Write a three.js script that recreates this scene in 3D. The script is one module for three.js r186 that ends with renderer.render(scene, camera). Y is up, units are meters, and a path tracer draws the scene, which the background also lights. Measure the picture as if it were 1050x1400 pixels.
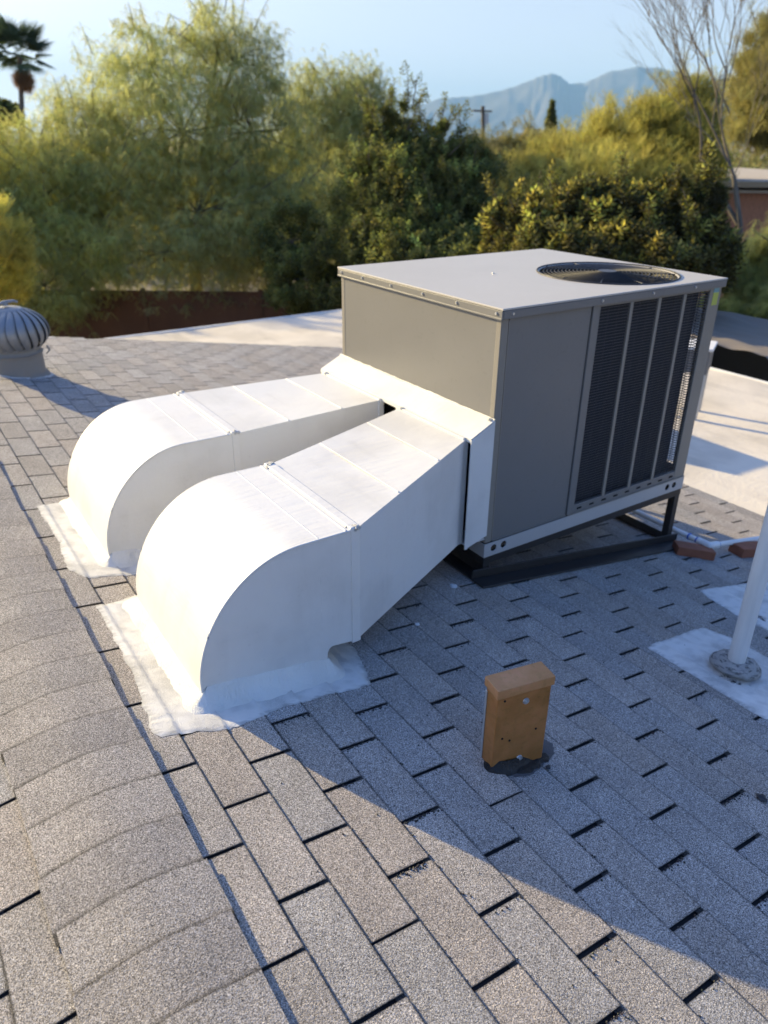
import * as THREE from 'three';
import { RoundedBoxGeometry } from 'three/addons/geometries/RoundedBoxGeometry.js';
import { mergeGeometries, mergeVertices, toCreasedNormals } from 'three/addons/utils/BufferGeometryUtils.js';
import { createNoise2D, createNoise3D } from 'simplex-noise';

// ---------------------------------------------------------------- camera, sky, sun, exposure
const scene = new THREE.Scene();
const camera = new THREE.PerspectiveCamera(68.83, 768 / 1024, 0.05, 60000);
camera.position.set(-0.1383, 1.45, 1.5057);
camera.quaternion.setFromRotationMatrix(new THREE.Matrix4().makeBasis(
  new THREE.Vector3(0.83241, 0.00802, 0.5541), new THREE.Vector3(0.24054, 0.89555, -0.37433), new THREE.Vector3(-0.49923, 0.44488, 0.74354)));
camera.focus = 2.0;
camera.userData.fStop = 3.0;

const EXPOSURE = 2.55;
const SUN = new THREE.Vector3(-0.39, 0.35, -1).normalize();
{
  const W = 512, H = 256, data = new Float32Array(W * H * 4);
  const zen = [0.015, 0.19, 0.76], hor = [0.95, 1.06, 1.10], glow = [1.0, 0.96, 0.88];
  for (let r = 0; r < H; r++) for (let c = 0; c < W; c++) {
    const up = ((r + 0.5) / H - 0.5) * Math.PI, a = ((c + 0.5) / W - 0.5) * 2 * Math.PI;
    const x = Math.cos(a) * Math.cos(up), y = Math.sin(up), z = Math.sin(a) * Math.cos(up);
    const k = Math.exp(-((Math.max(y, 0) / 0.3) ** 1.25)), ang = Math.acos(Math.min(1, x * SUN.x + y * SUN.y + z * SUN.z));
    const g = 2.2 * Math.exp(-ang / 0.40) + 0.5 * Math.exp(-((ang / 0.65) ** 2)), i = (r * W + c) * 4;
    for (let j = 0; j < 3; j++) data[i + j] = (y < 0 ? [0.2, 0.19, 0.17][j] : zen[j] + (hor[j] - zen[j]) * k + g * glow[j]) / EXPOSURE;
    data[i + 3] = 1;
  }
  const sky = new THREE.DataTexture(data, W, H, THREE.RGBAFormat, THREE.FloatType);
  sky.mapping = THREE.EquirectangularReflectionMapping; sky.magFilter = sky.minFilter = THREE.LinearFilter; sky.needsUpdate = true;
  scene.background = sky; scene.environment = sky;
}
const sun = new THREE.DirectionalLight(new THREE.Color().setRGB(1, 0.80, 0.42), 5);
sun.name = 'sun'; sun.position.copy(SUN).multiplyScalar(40); sun.target.position.set(0, 0, 0);
sun.castShadow = true; sun.shadow.mapSize.set(4096, 4096);
Object.assign(sun.shadow.camera, { left: -25, right: 25, top: 25, bottom: -25, near: 1, far: 120 });
scene.add(sun, sun.target);
scene.fog = new THREE.FogExp2(new THREE.Color().setRGB(0.33, 0.62, 1.0), 0.00008);

const renderer = new THREE.WebGLRenderer({ antialias: true });
renderer.setSize(768, 1024);
renderer.toneMapping = THREE.LinearToneMapping; renderer.toneMappingExposure = EXPOSURE;
renderer.shadowMap.enabled = true;

// ---------------------------------------------------------------- helpers
let seed = 7;
const rnd = () => { seed |= 0; seed = seed + 0x6D2B79F5 | 0; let t = Math.imul(seed ^ seed >>> 15, 1 | seed); t = t + Math.imul(t ^ t >>> 7, 61 | t) ^ t; return ((t ^ t >>> 14) >>> 0) / 4294967296; };
const rr = (a, b) => a + (b - a) * rnd();
const gauss = () => (rnd() + rnd() + rnd() + rnd() - 2) * 0.87;
const noise2 = createNoise2D(rnd), noise3 = createNoise3D(rnd);
const V = (x, y, z) => new THREE.Vector3(x, y, z);
const clamp = (x, a, b) => Math.min(b, Math.max(a, x));
const smooth = (a, b, x) => { const t = clamp((x - a) / (b - a), 0, 1); return t * t * (3 - 2 * t); };
const used = {};
function numbered(n) { if (used[n] === undefined) { used[n] = 0; return n; } return `${n}_${String(++used[n]).padStart(3, '0')}`; }
function tag(o, label, category, group, kind) {
  o.userData.label = label; o.userData.category = category;
  if (group) o.userData.group = group;
  if (kind) o.userData.kind = kind;
  return o;
}
function thing(name, label, category, pos = [0, 0, 0], turn = 0, group, kind) {
  const o = new THREE.Group(); o.name = numbered(name); scene.add(o);
  o.position.set(...pos); o.rotation.y = turn;
  return tag(o, label, category, group, kind);
}
function mesh(name, geo, mat, parent = scene, count = false) {
  const g = Array.isArray(geo) ? merge(geo) : geo;
  const m = new THREE.Mesh(g, mat); m.name = parent === scene ? numbered(name) : name;
  m.castShadow = m.receiveShadow = true; parent.add(m); return m;
}
function merge(list) {
  const l = list.map((g) => { const n = g.index ? g.toNonIndexed() : g; for (const k of Object.keys(n.attributes)) if (!['position', 'normal', 'uv'].includes(k)) n.deleteAttribute(k);
    if (!n.attributes.uv) n.setAttribute('uv', new THREE.BufferAttribute(new Float32Array(n.attributes.position.count * 2), 2)); return n; });
  return l.length === 1 ? l[0] : mergeGeometries(l);
}
// uv in metres from the dominant axis of each face
function metric(geo, s = 1) {
  const g = geo.index ? geo.toNonIndexed() : geo, p = g.attributes.position, uv = new Float32Array(p.count * 2), a = V(), b = V(), c = V();
  for (let i = 0; i < p.count; i += 3) {
    a.fromBufferAttribute(p, i); b.fromBufferAttribute(p, i + 1).sub(a); c.fromBufferAttribute(p, i + 2).sub(a); b.cross(c);
    const ax = Math.abs(b.x), ay = Math.abs(b.y), az = Math.abs(b.z);
    for (let k = 0; k < 3; k++) {
      a.fromBufferAttribute(p, i + k);
      const [u, v] = ax >= ay && ax >= az ? [a.z, a.y] : ay >= az ? [a.x, a.z] : [a.x, a.y];
      uv[(i + k) * 2] = u * s; uv[(i + k) * 2 + 1] = v * s;
    }
  }
  g.setAttribute('uv', new THREE.BufferAttribute(uv, 2)); return g;
}
const box = (w, h, d, x, y, z, r = 0.003) => metric((r ? new RoundedBoxGeometry(w, h, d, 1, Math.min(r, w / 2.1, h / 2.1, d / 2.1)) : new THREE.BoxGeometry(w, h, d)).translate(x, y, z));
const span = (x0, x1, y0, y1, z0, z1, r) => box(x1 - x0, y1 - y0, z1 - z0, (x0 + x1) / 2, (y0 + y1) / 2, (z0 + z1) / 2, r);
function rod(a, b, r, n = 8, r2 = r) {
  const d = b.clone().sub(a), g = new THREE.CylinderGeometry(r2, r, d.length(), n, 1);
  g.translate(0, d.length() / 2, 0).applyQuaternion(new THREE.Quaternion().setFromUnitVectors(V(0, 1, 0), d.clone().normalize())).translate(a.x, a.y, a.z);
  return g;
}
// tapered tube through points
function limb(pts, radii, n = 6) {
  const pos = [], nor = [], uv = [], idx = [], t = V(), u = V(), w = V();
  let len = 0;
  pts.forEach((p, i) => {
    t.copy(pts[Math.min(i + 1, pts.length - 1)]).sub(pts[Math.max(i - 1, 0)]).normalize();
    u.set(Math.abs(t.y) > 0.9 ? 1 : 0, Math.abs(t.y) > 0.9 ? 0 : 1, 0).cross(t).normalize(); w.crossVectors(t, u);
    if (i) len += p.distanceTo(pts[i - 1]);
    for (let k = 0; k <= n; k++) {
      const a = k / n * 2 * Math.PI, c = Math.cos(a), s = Math.sin(a);
      const nx = u.x * c + w.x * s, ny = u.y * c + w.y * s, nz = u.z * c + w.z * s;
      pos.push(p.x + nx * radii[i], p.y + ny * radii[i], p.z + nz * radii[i]); nor.push(nx, ny, nz); uv.push(k / n * radii[i] * 6, len);
      if (i && k < n) { const q = (i - 1) * (n + 1) + k; idx.push(q, q + 1, q + n + 1, q + 1, q + n + 2, q + n + 1); }
    }
  });
  const g = new THREE.BufferGeometry();
  g.setAttribute('position', new THREE.Float32BufferAttribute(pos, 3)); g.setAttribute('normal', new THREE.Float32BufferAttribute(nor, 3)); g.setAttribute('uv', new THREE.Float32BufferAttribute(uv, 2)); g.setIndex(idx);
  return g;
}
function bent(a, b, sag, r0, r1, n = 6, sides = 6) {
  const pts = [], rad = [], off = V(gauss(), gauss() * 0.6, gauss()).multiplyScalar(a.distanceTo(b) * sag);
  for (let i = 0; i <= n; i++) { const t = i / n; pts.push(a.clone().lerp(b, t).addScaledVector(off, Math.sin(t * Math.PI))); rad.push(r0 + (r1 - r0) * t); }
  return limb(pts, rad, sides);
}
// ---------------------------------------------------------------- textures
function texture(W, H, fn, srgb = true, rep = 1) {
  const d = new Uint8Array(W * H * 4), out = [0, 0, 0];
  for (let y = 0; y < H; y++) for (let x = 0; x < W; x++) {
    fn(x, y, out); const i = (y * W + x) * 4;
    for (let k = 0; k < 3; k++) { const v = clamp(out[k], 0, 1); d[i + k] = 255 * (srgb ? (v <= 0.0031308 ? v * 12.92 : 1.055 * v ** (1 / 2.4) - 0.055) : v); }
    d[i + 3] = 255;
  }
  const t = new THREE.DataTexture(d, W, H); t.wrapS = t.wrapT = THREE.RepeatWrapping; t.magFilter = THREE.LinearFilter; t.minFilter = THREE.LinearMipmapLinearFilter; t.generateMipmaps = true;
  if (srgb) t.colorSpace = THREE.SRGBColorSpace;
  t.repeat.set(rep, rep); t.needsUpdate = true; return t;
}
// noise that repeats with period P in both directions
const lattice = Float32Array.from({ length: 65536 }, () => rnd());
function tile(x, y, P) {
  const xi = Math.floor(x), yi = Math.floor(y), fx = x - xi, fy = y - yi, s = fx * fx * (3 - 2 * fx), t = fy * fy * (3 - 2 * fy);
  const h = (i, j) => lattice[((((i % P) + P) % P) * 251 + (((j % P) + P) % P) * 1009 + P * 37) & 65535];
  return (h(xi, yi) * (1 - s) + h(xi + 1, yi) * s) * (1 - t) + (h(xi, yi + 1) * (1 - s) + h(xi + 1, yi + 1) * s) * t;
}
function fbm(u, v, P, oct) { let a = 0, w = 0.5, n = 0; for (let i = 0; i < oct; i++) { a += w * tile(u * P, v * P, P); n += w; w *= 0.55; P *= 2; } return a / n; }

// roofing granules: cells of about 1.6 mm, each of its own tone, dark asphalt between; one tile is 0.72 m
const GN = 1024, GC = 440;
const cell = Float32Array.from({ length: GC * GC * 4 }, () => rnd());
const granuleHeight = new Float32Array(GN * GN);
const granules = texture(GN, GN, (x, y, o) => {
  const u = x / GN * GC, v = y / GN * GC, ui = Math.floor(u), vi = Math.floor(v);
  let d1 = 9, d2 = 9, best = 0;
  for (let j = -1; j <= 1; j++) for (let i = -1; i <= 1; i++) {
    const k = ((((vi + j) % GC + GC) % GC) * GC + ((ui + i) % GC + GC) % GC) * 4, dx = ui + i + cell[k] - u, dy = vi + j + cell[k + 1] - v, d = dx * dx + dy * dy;
    if (d < d1) { d2 = d1; d1 = d; best = k; } else if (d < d2) d2 = d;
  }
  const q = cell[best + 2], edge = smooth(0.0, 0.3, Math.sqrt(d2) - Math.sqrt(d1)), warm = cell[best + 3];
  let a = q < 0.15 ? 0.10 : q < 0.48 ? 0.30 : q < 0.85 ? 0.50 : 0.74;
  a *= 0.8 + 0.4 * cell[best + 1];
  const bare = fbm(x / GN, y / GN, 7, 4);
  a *= 0.82 + 0.36 * bare; a = a * (0.45 + 0.55 * edge);
  granuleHeight[y * GN + x] = edge * (0.4 + 0.6 * cell[best]) ;
  o[0] = a * (1.02 + 0.12 * warm); o[1] = a * (0.99 + 0.03 * warm); o[2] = a * (0.98 - 0.1 * warm);
}, true, 1 / 0.72);
const granuleBump = texture(GN, GN, (x, y, o) => { o[0] = o[1] = o[2] = granuleHeight[y * GN + x]; }, false, 1 / 0.72);

// brushed and rolled paint: strokes, small lumps, a few dimples; one tile is 0.8 m
const paintBump = texture(768, 768, (x, y, o) => {
  const u = x / 768, v = y / 768, stroke = fbm(u * 0.12 + fbm(u, v, 4, 2) * 0.02, v, 60, 3), lump = fbm(u, v, 18, 5), wide = fbm(u, v, 3, 3);
  o[0] = o[1] = o[2] = 0.16 * stroke + 0.2 * lump + 0.64 * wide;
}, false, 1 / 0.8);
const paintColor = texture(512, 512, (x, y, o) => {
  const u = x / 512, v = y / 512, d = fbm(u, v, 5, 5), sp = fbm(u + 0.3, v, 90, 2), drip = smooth(0.55, 0.75, fbm(u, v * 0.08 + 0.1, 36, 3)), g = 1 - 0.1 * smooth(0.42, 0.75, d) - 0.03 * drip * smooth(0.3, 0.6, d) - (sp > 0.88 ? 0.06 : 0);
  o[0] = g; o[1] = g * (1 - 0.012 * d); o[2] = g * (0.985 - 0.035 * d);
}, true, 1 / 1.3);
// thick elastomeric coating over granules: bumps of the stone under it, dust in the low spots
const coatBump = texture(1024, 1024, (x, y, o) => { const u = x / 1024, v = y / 1024; o[0] = o[1] = o[2] = 0.55 * granuleHeight[y * GN + x] * (0.4 + 0.6 * fbm(u, v, 9, 3)) + 0.45 * fbm(u, v, 24, 4); }, false, 1 / 0.72);
const coatColor = texture(1024, 1024, (x, y, o) => {
  const u = x / 1024, v = y / 1024, thin = smooth(0.42, 0.72, fbm(u, v, 6, 6)), g = 1 - 0.42 * thin * (1 - granuleHeight[y * GN + x]) - 0.05 * fbm(u, v, 40, 2);
  o[0] = g; o[1] = g * 0.99; o[2] = g * 0.965;
}, true, 1 / 0.72);
// aged flat roof coating: faint streaks, ponding stains; one tile is 4 m
const flatColor = texture(1024, 1024, (x, y, o) => {
  const u = x / 1024, v = y / 1024, a = fbm(u, v, 4, 6), b = fbm(u * 1, v * 0.25 + 0.2, 28, 4), c = fbm(u, v, 60, 3);
  const g = 1 - 0.2 * smooth(0.42, 0.7, a) - 0.12 * smooth(0.5, 0.75, b) - (c > 0.8 ? 0.06 : 0);
  o[0] = g; o[1] = g * (0.985 - 0.02 * a); o[2] = g * (0.95 - 0.06 * a);
}, true, 1 / 4);
const flatBump = texture(512, 512, (x, y, o) => { o[0] = o[1] = o[2] = 0.6 * fbm(x / 512, y / 512, 6, 4) + 0.4 * fbm(x / 512, y / 512, 50, 3); }, false, 1 / 1.2);
const grimeColor = texture(512, 512, (x, y, o) => {
  const u = x / 512, v = y / 512, a = fbm(u, v, 5, 5), k = smooth(0.5, 0.72, a), s = smooth(0.6, 0.72, fbm(u, v, 45, 2)) * smooth(0.4, 0.6, a), g = 0.72 - 0.34 * k - 0.45 * s;
  o[0] = g; o[1] = g * 0.97; o[2] = g * 0.92;
}, true, 4);
const rustColor = texture(512, 512, (x, y, o) => {
  const u = x / 512, v = y / 512, a = fbm(u, v, 4, 5), b = fbm(u, v, 30, 3), g = 0.55 + 0.8 * a - 0.15 * smooth(0.55, 0.85, b);
  o[0] = 0.60 * g; o[1] = 0.21 * g * (0.93 + 0.14 * b); o[2] = 0.035 * g * (0.6 + 0.8 * a);
}, true, 3);
const metalBump = texture(512, 512, (x, y, o) => { o[0] = o[1] = o[2] = 0.7 * fbm(x / 512, y / 512, 3, 3) + 0.3 * fbm(x / 512, y / 512, 40, 2); }, false, 1);
const dustColor = texture(512, 512, (x, y, o) => { const a = fbm(x / 512, y / 512, 4, 6), b = fbm(x / 512, y / 512, 60, 2); const g = 0.92 + 0.12 * a - (b > 0.8 ? 0.06 : 0); o[0] = g; o[1] = g; o[2] = g * 0.99; }, true, 1 / 1.1);
const barkColor = texture(256, 256, (x, y, o) => { const a = fbm(x / 256, y / 256 * 0.25, 16, 4); const g = 0.06 + 0.14 * a; o[0] = g * 1.1; o[1] = g * 0.95; o[2] = g * 0.75; }, true, 1);
const clayColor = texture(256, 256, (x, y, o) => { const a = fbm(x / 256, y / 256, 6, 5), b = fbm(x / 256, y / 256, 50, 2); const g = 0.75 + 0.5 * a - (b > 0.75 ? 0.25 : 0); o[0] = 0.27 * g; o[1] = 0.1 * g; o[2] = 0.055 * g; }, true, 4);
const fenceColor = texture(512, 512, (x, y, o) => { const a = fbm(x / 512, y / 512, 4, 6), b = fbm(x / 512 , y / 512 * 0.2, 24, 3); const g = 0.6 + 0.6 * a - 0.2 * b; o[0] = 0.13 * g; o[1] = 0.06 * g; o[2] = 0.03 * g; }, true, 0.4);
const dirtColor = texture(512, 512, (x, y, o) => { const a = fbm(x / 512, y / 512, 5, 6); const g = 0.7 + 0.6 * a; o[0] = 0.2 * g; o[1] = 0.16 * g; o[2] = 0.11 * g; }, true, 0.1);
const rockColor = texture(512, 512, (x, y, o) => { const a = fbm(x / 512, y / 512, 6, 7), b = fbm(x / 512, y / 512, 30, 4); const g = 0.8 + 0.4 * a * b * 1.6; o[0] = 0.13 * g; o[1] = 0.115 * g; o[2] = 0.105 * g; }, true, 1 / 2500);

// ---------------------------------------------------------------- materials
const std = (o) => new THREE.MeshStandardMaterial(o);
const lin = (r, g, b) => new THREE.Color().setRGB(r, g, b);
const shingleTones = [[1, 0.98, 0.95], [0.9, 0.88, 0.85], [1.08, 1.04, 0.99], [1.0, 0.95, 0.89], [0.94, 0.945, 0.94]].map((c) => std({ map: granules, vertexColors: true, color: lin(...c.map((x) => x * 0.98)), roughness: 0.95, bumpMap: granuleBump, bumpScale: 0.0016 }));
const capTones = [[0.88, 0.86, 0.83], [0.82, 0.8, 0.78], [0.94, 0.91, 0.87]].map((c) => std({ map: granules, vertexColors: true, color: lin(...c), roughness: 0.95, bumpMap: granuleBump, bumpScale: 0.0014 }));
const fieldMat = std({ map: granules, vertexColors: true, roughness: 0.95, bumpMap: granuleBump, bumpScale: 0.0016 });
const M = {
  felt: std({ color: lin(0.012, 0.012, 0.013), roughness: 1 }),
  white: std({ color: lin(0.70, 0.695, 0.685), map: paintColor, roughness: 0.55, bumpMap: paintBump, bumpScale: 0.004 }),
  coat: std({ vertexColors: true, color: lin(0.78, 0.775, 0.76), map: coatColor, roughness: 0.6, bumpMap: coatBump, bumpScale: 0.004 }),
  sealant: std({ color: lin(0.78, 0.765, 0.72), map: paintColor, roughness: 0.5, bumpMap: coatBump, bumpScale: 0.006 }),
  flat: std({ color: lin(0.70, 0.64, 0.55), map: flatColor, roughness: 0.8, bumpMap: flatBump, bumpScale: 0.004 }),
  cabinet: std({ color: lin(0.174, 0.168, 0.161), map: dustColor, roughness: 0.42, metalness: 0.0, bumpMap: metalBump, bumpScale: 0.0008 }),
  cabinetPost: std({ color: lin(0.235, 0.215, 0.185), map: dustColor, roughness: 0.45 }),
  lid: std({ color: lin(0.48, 0.445, 0.39), map: dustColor, roughness: 0.38, bumpMap: metalBump, bumpScale: 0.0012 }),  // paler than the cabinet: sky reflection put into the colour
  coil: std({ color: lin(0.02, 0.022, 0.028), roughness: 0.7 }),
  wire: std({ color: lin(0.055, 0.055, 0.06), roughness: 0.45, metalness: 0.2 }),
  galv: std({ color: lin(0.5, 0.51, 0.52), map: dustColor, roughness: 0.45, metalness: 0.55, bumpMap: metalBump, bumpScale: 0.003 }),
  rail: std({ color: lin(0.46, 0.46, 0.46), map: dustColor, roughness: 0.45, metalness: 0.15 }),
  screw: std({ color: lin(0.55, 0.55, 0.54), roughness: 0.35, metalness: 0.7 }),
  black: std({ color: lin(0.02, 0.019, 0.019), roughness: 0.5 }),
  hole: std({ color: lin(0.008, 0.008, 0.008), roughness: 1 }),
  turbine: std({ color: lin(0.3, 0.305, 0.31), map: dustColor, roughness: 0.45, metalness: 0.45, bumpMap: metalBump, bumpScale: 0.004 }),
  neck: std({ color: lin(0.25, 0.24, 0.225), map: dustColor, roughness: 0.5, metalness: 0.2, bumpMap: metalBump, bumpScale: 0.006 }),
  brown: std({ map: rustColor, color: lin(0.66, 0.80, 1.25), roughness: 0.5, metalness: 0.1, bumpMap: metalBump, bumpScale: 0.004 }),
  lidBrown: std({ map: rustColor, color: lin(0.72, 1.0, 2.2), roughness: 0.6, bumpMap: metalBump, bumpScale: 0.004 }),
  tar: std({ color: lin(0.012, 0.012, 0.013), roughness: 0.45, bumpMap: coatBump, bumpScale: 0.01 }),
  tarDull: std({ color: lin(0.10, 0.10, 0.105), roughness: 0.6, bumpMap: coatBump, bumpScale: 0.008 }),
  pvc: std({ color: lin(0.72, 0.73, 0.74), map: paintColor, roughness: 0.45 }),
  tape: std({ color: lin(0.05, 0.14, 0.5), roughness: 0.4 }),
  grime: std({ map: grimeColor, roughness: 0.8, bumpMap: coatBump, bumpScale: 0.012 }),
  clay: std({ map: clayColor, roughness: 0.9, bumpMap: coatBump, bumpScale: 0.004 }),
  fence: std({ map: fenceColor, roughness: 0.8 }),
  bark: std({ map: barkColor, roughness: 0.95 }),
  paleBark: std({ map: barkColor, color: lin(1.5, 1.5, 1.4), roughness: 0.95 }),
  dirt: std({ map: dirtColor, roughness: 1 }),
  rock: std({ map: rockColor, roughness: 1 }),
  stucco: std({ color: lin(0.42, 0.36, 0.28), roughness: 0.95, bumpMap: flatBump, bumpScale: 0.01 }),
  houseBrick: std({ map: clayColor, color: lin(1.7, 2.3, 2.7), roughness: 0.95 }),
  trimWhite: std({ color: lin(0.72, 0.71, 0.68), roughness: 0.6 }),
  paneDark: std({ color: lin(0.03, 0.035, 0.04), roughness: 0.1 }),
  tarp: std({ color: lin(0.21, 0.175, 0.135), roughness: 0.75, side: THREE.DoubleSide, bumpMap: metalBump, bumpScale: 0.01 }),
  stickerYellow: std({ color: lin(0.42, 0.46, 0.08), roughness: 0.5 }),
  stickerTeal: std({ color: lin(0.16, 0.32, 0.36), roughness: 0.5 }),
};
const leafMat = (r, g, b, t = 0.4) => new THREE.MeshPhysicalMaterial({ color: lin(r, g, b), roughness: 1, transmission: t, thickness: 0, side: THREE.DoubleSide, specularIntensity: 0.3 });

// ---------------------------------------------------------------- large structure: ground, mountains, house
const GROUND = -3.3;
{
  const g = new THREE.PlaneGeometry(18800, 18800, 8, 8).rotateX(-Math.PI / 2).translate(1400, GROUND, -2400);
  metric(g);
  mesh('ground', metric(g), M.dirt).userData.kind = 'structure';
  tag(scene.children[scene.children.length - 1], 'bare dry earth of the yards behind the house', 'ground', null, 'structure');
}
{ // far range: a strip of ridges, highest along its middle line
  const sky = [[5803.63,201.09,-10501.65], [6603.93,301.49,-10017.79], [7110.47,470.13,-9664.89], [7272.73,543.43,-9543.41], [7592.21,572.07,-9291.3], [7898.24,635.29,-9032.63], [8117.22,714.61,-8836.4], [8291.51,809.91,-8673.09], [8443.09,852.09,-8525.62], [8522.39,808.39,-8446.37], [8596.92,730.04,-8370.5], [8743.9,737.53,-8216.88], [8928.02,855.12,-8016.47], [9169.11,918.16,-7739.62], [9376.34,896.71,-7487.26], [9579.77,816.92,-7225.2], [9898.06,750.55,-6782.71], [10176.95,773.61,-6356.7], [10572.1,552.12,-5675.45], [11085.65,304.66,-4592.53]];
  const N = 260, K = 44, pos = [], idx = [];
  for (let i = 0; i <= N; i++) {
    const t = i / N * (sky.length - 1), a = Math.min(Math.floor(t), sky.length - 2), f = t - a;
    const px = sky[a][0] + (sky[a + 1][0] - sky[a][0]) * f, pz = sky[a][2] + (sky[a + 1][2] - sky[a][2]) * f;
    const top = sky[a][1] + (sky[a + 1][1] - sky[a][1]) * f + 3 * noise2(i * 0.5, 3) + 9 * noise2(i * 0.13, 9);
    for (let k = 0; k <= K; k++) {
      const d = (k / K - 0.62) / 0.62, s = 1 + d * 0.17 * (d < 0 ? 1 : 1.2), e = Math.abs(d) * (d > 0 ? 1.63 : 1);
      const spur = 1 - Math.abs(noise2(i * 0.06 + 3 + d * 0.5, d * 1.9)), fine = 1 - Math.abs(noise2(i * 0.22, d * 4 + 7)), w = 4 * e * (1 - e);
      const h = (top + 60) * Math.max(0, (1 - e) * (1 - 0.25 * e)) + w * (6 * (spur - 0.75) + 46 * noise2(i * 0.035 + d * 0.8, d * 1.6) + 22 * noise2(i * 0.09 - d * 1.5, d * 3.1)) - 60;
      pos.push(px * s, h, pz * s);
      if (i && k) { const q = (i - 1) * (K + 1) + k - 1, r = i * (K + 1) + k - 1; idx.push(q, r, q + 1, r, r + 1, q + 1); }
    }
  }
  const g = new THREE.BufferGeometry(); g.setAttribute('position', new THREE.Float32BufferAttribute(pos, 3)); g.setIndex(idx); g.computeVertexNormals();
  const p = g.attributes.position, uv = new Float32Array(p.count * 2); for (let i = 0; i < p.count; i++) { uv[i * 2] = p.getX(i) + p.getY(i); uv[i * 2 + 1] = p.getZ(i) - p.getY(i); } g.setAttribute('uv', new THREE.BufferAttribute(uv, 2));
  tag(mesh('mountains', g, M.rock), 'blue hazy mountain range on the horizon', 'mountains', null, 'structure');
}
// roof slopes: s metres down from the ridge, h metres off the deck, z along the ridge
const TH = 0.1626, CT = Math.cos(TH), ST = Math.sin(TH);
const roofAt = (s, h, z) => V(s * CT + h * ST, -s * ST + h * CT, z);
const FLAT_Y = -0.7, SEND = 4.33, ZEND = -5.86, ZNEAR = 3.2, COURSE = 0.127, TAB = 0.305, S0 = 0.152;
{
  tag(mesh('house_wall', [span(-4.6, 6.75, GROUND, FLAT_Y - 0.16, -7.35, 3.6, 0)], M.stucco), 'stucco wall of the house under the roof edge', 'wall', null, 'structure');
  const flat = thing('flat_roof', 'white coated flat roof below the shingle slope', 'roof', [0, 0, 0], 0, null, 'structure');
  const g = new THREE.PlaneGeometry(6.15, 12, 40, 80).rotateX(-Math.PI / 2).translate(4.06, 0, -1.72), p = g.attributes.position;
  for (let i = 0; i < p.count; i++) p.setY(i, FLAT_Y + 0.008 * noise2(p.getX(i) * 0.7, p.getZ(i) * 0.7));
  g.computeVertexNormals(); mesh('roof_coating', metric(g), M.flat, flat);
  mesh('fascia', [span(7.1, 7.14, FLAT_Y - 0.16, FLAT_Y + 0.012, -7.72, 4.3, 0.004), span(0.98, 7.1, FLAT_Y - 0.16, FLAT_Y + 0.012, -7.76, -7.72, 0.004)], M.trimWhite, flat);
}

// ---------------------------------------------------------------- the shingle roof
const zSlot = (c, k) => TAB * (k + 0.5 * (((c % 2) + 2) % 2) + 0.09 * c);
// one tab: exposed length along +x, thickness growing towards its lower (butt) edge
function tabGeometry(len, wid, u0, v0, wob) {
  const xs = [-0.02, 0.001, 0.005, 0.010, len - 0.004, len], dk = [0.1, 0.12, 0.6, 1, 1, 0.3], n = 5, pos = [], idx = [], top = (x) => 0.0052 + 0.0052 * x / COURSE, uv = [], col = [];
  const zs = [-0.5, -0.5 + 0.005 / wid, -0.17, 0.17, 0.5 - 0.005 / wid, 0.5].map((f) => f * wid), ez = [0.5, 1, 1, 1, 1, 0.55];
  for (let i = 0; i < 6; i++) for (let j = 0; j <= n; j++) {
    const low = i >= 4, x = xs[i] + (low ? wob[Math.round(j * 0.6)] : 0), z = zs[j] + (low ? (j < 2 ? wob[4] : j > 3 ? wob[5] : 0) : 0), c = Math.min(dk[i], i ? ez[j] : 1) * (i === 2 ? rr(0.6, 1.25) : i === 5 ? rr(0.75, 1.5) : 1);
    pos.push(x, top(x) + (i === 5 && j % 5 === 0 ? -0.0008 : 0), z); uv.push(u0 + z, v0 + x); col.push(c, c, c);
  }
  const w = n + 1;
  for (let i = 0; i < 5; i++) for (let j = 0; j < n; j++) { const a = i * w + j; idx.push(a, a + 1, a + w, a + 1, a + w + 1, a + w); }
  const ring = []; for (let i = 0; i < 6; i++) ring.push(i * w); for (let j = 1; j <= n; j++) ring.push(5 * w + j); for (let i = 4; i >= 0; i--) ring.push(i * w + n);
  const b = pos.length / 3;
  for (const r of ring) { pos.push(pos[r * 3], pos[r * 3 + 1] - 0.0038, pos[r * 3 + 2]); uv.push(uv[r * 2], uv[r * 2 + 1] + 0.004); col.push(0.16, 0.16, 0.16); }
  for (let k = 0; k < ring.length - 1; k++) idx.push(ring[k], ring[k + 1], b + k, ring[k + 1], b + k + 1, b + k);
  const g = new THREE.BufferGeometry(); g.setAttribute('position', new THREE.Float32BufferAttribute(pos, 3)); g.setAttribute('uv', new THREE.Float32BufferAttribute(uv, 2)); g.setAttribute('color', new THREE.Float32BufferAttribute(col, 3)); g.setIndex(idx);
  const f = g.toNonIndexed(); f.computeVertexNormals(); return toCreasedNormals(f, 0.5);
}
const wobble = () => [gauss() * 0.0012, gauss() * 0.0008, gauss() * 0.0008, gauss() * 0.0012, gauss() * 0.0014, gauss() * 0.0014];
const tabVariants = Array.from({ length: 14 }, () => tabGeometry(COURSE, TAB - 0.0105, rr(0, 3), rr(0, 3), wobble()));
const shingleRoof = thing('shingle_roof', 'weathered grey three tab shingle roof with a capped ridge', 'roof', [0, 0, 0], 0, null, 'structure');
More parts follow.
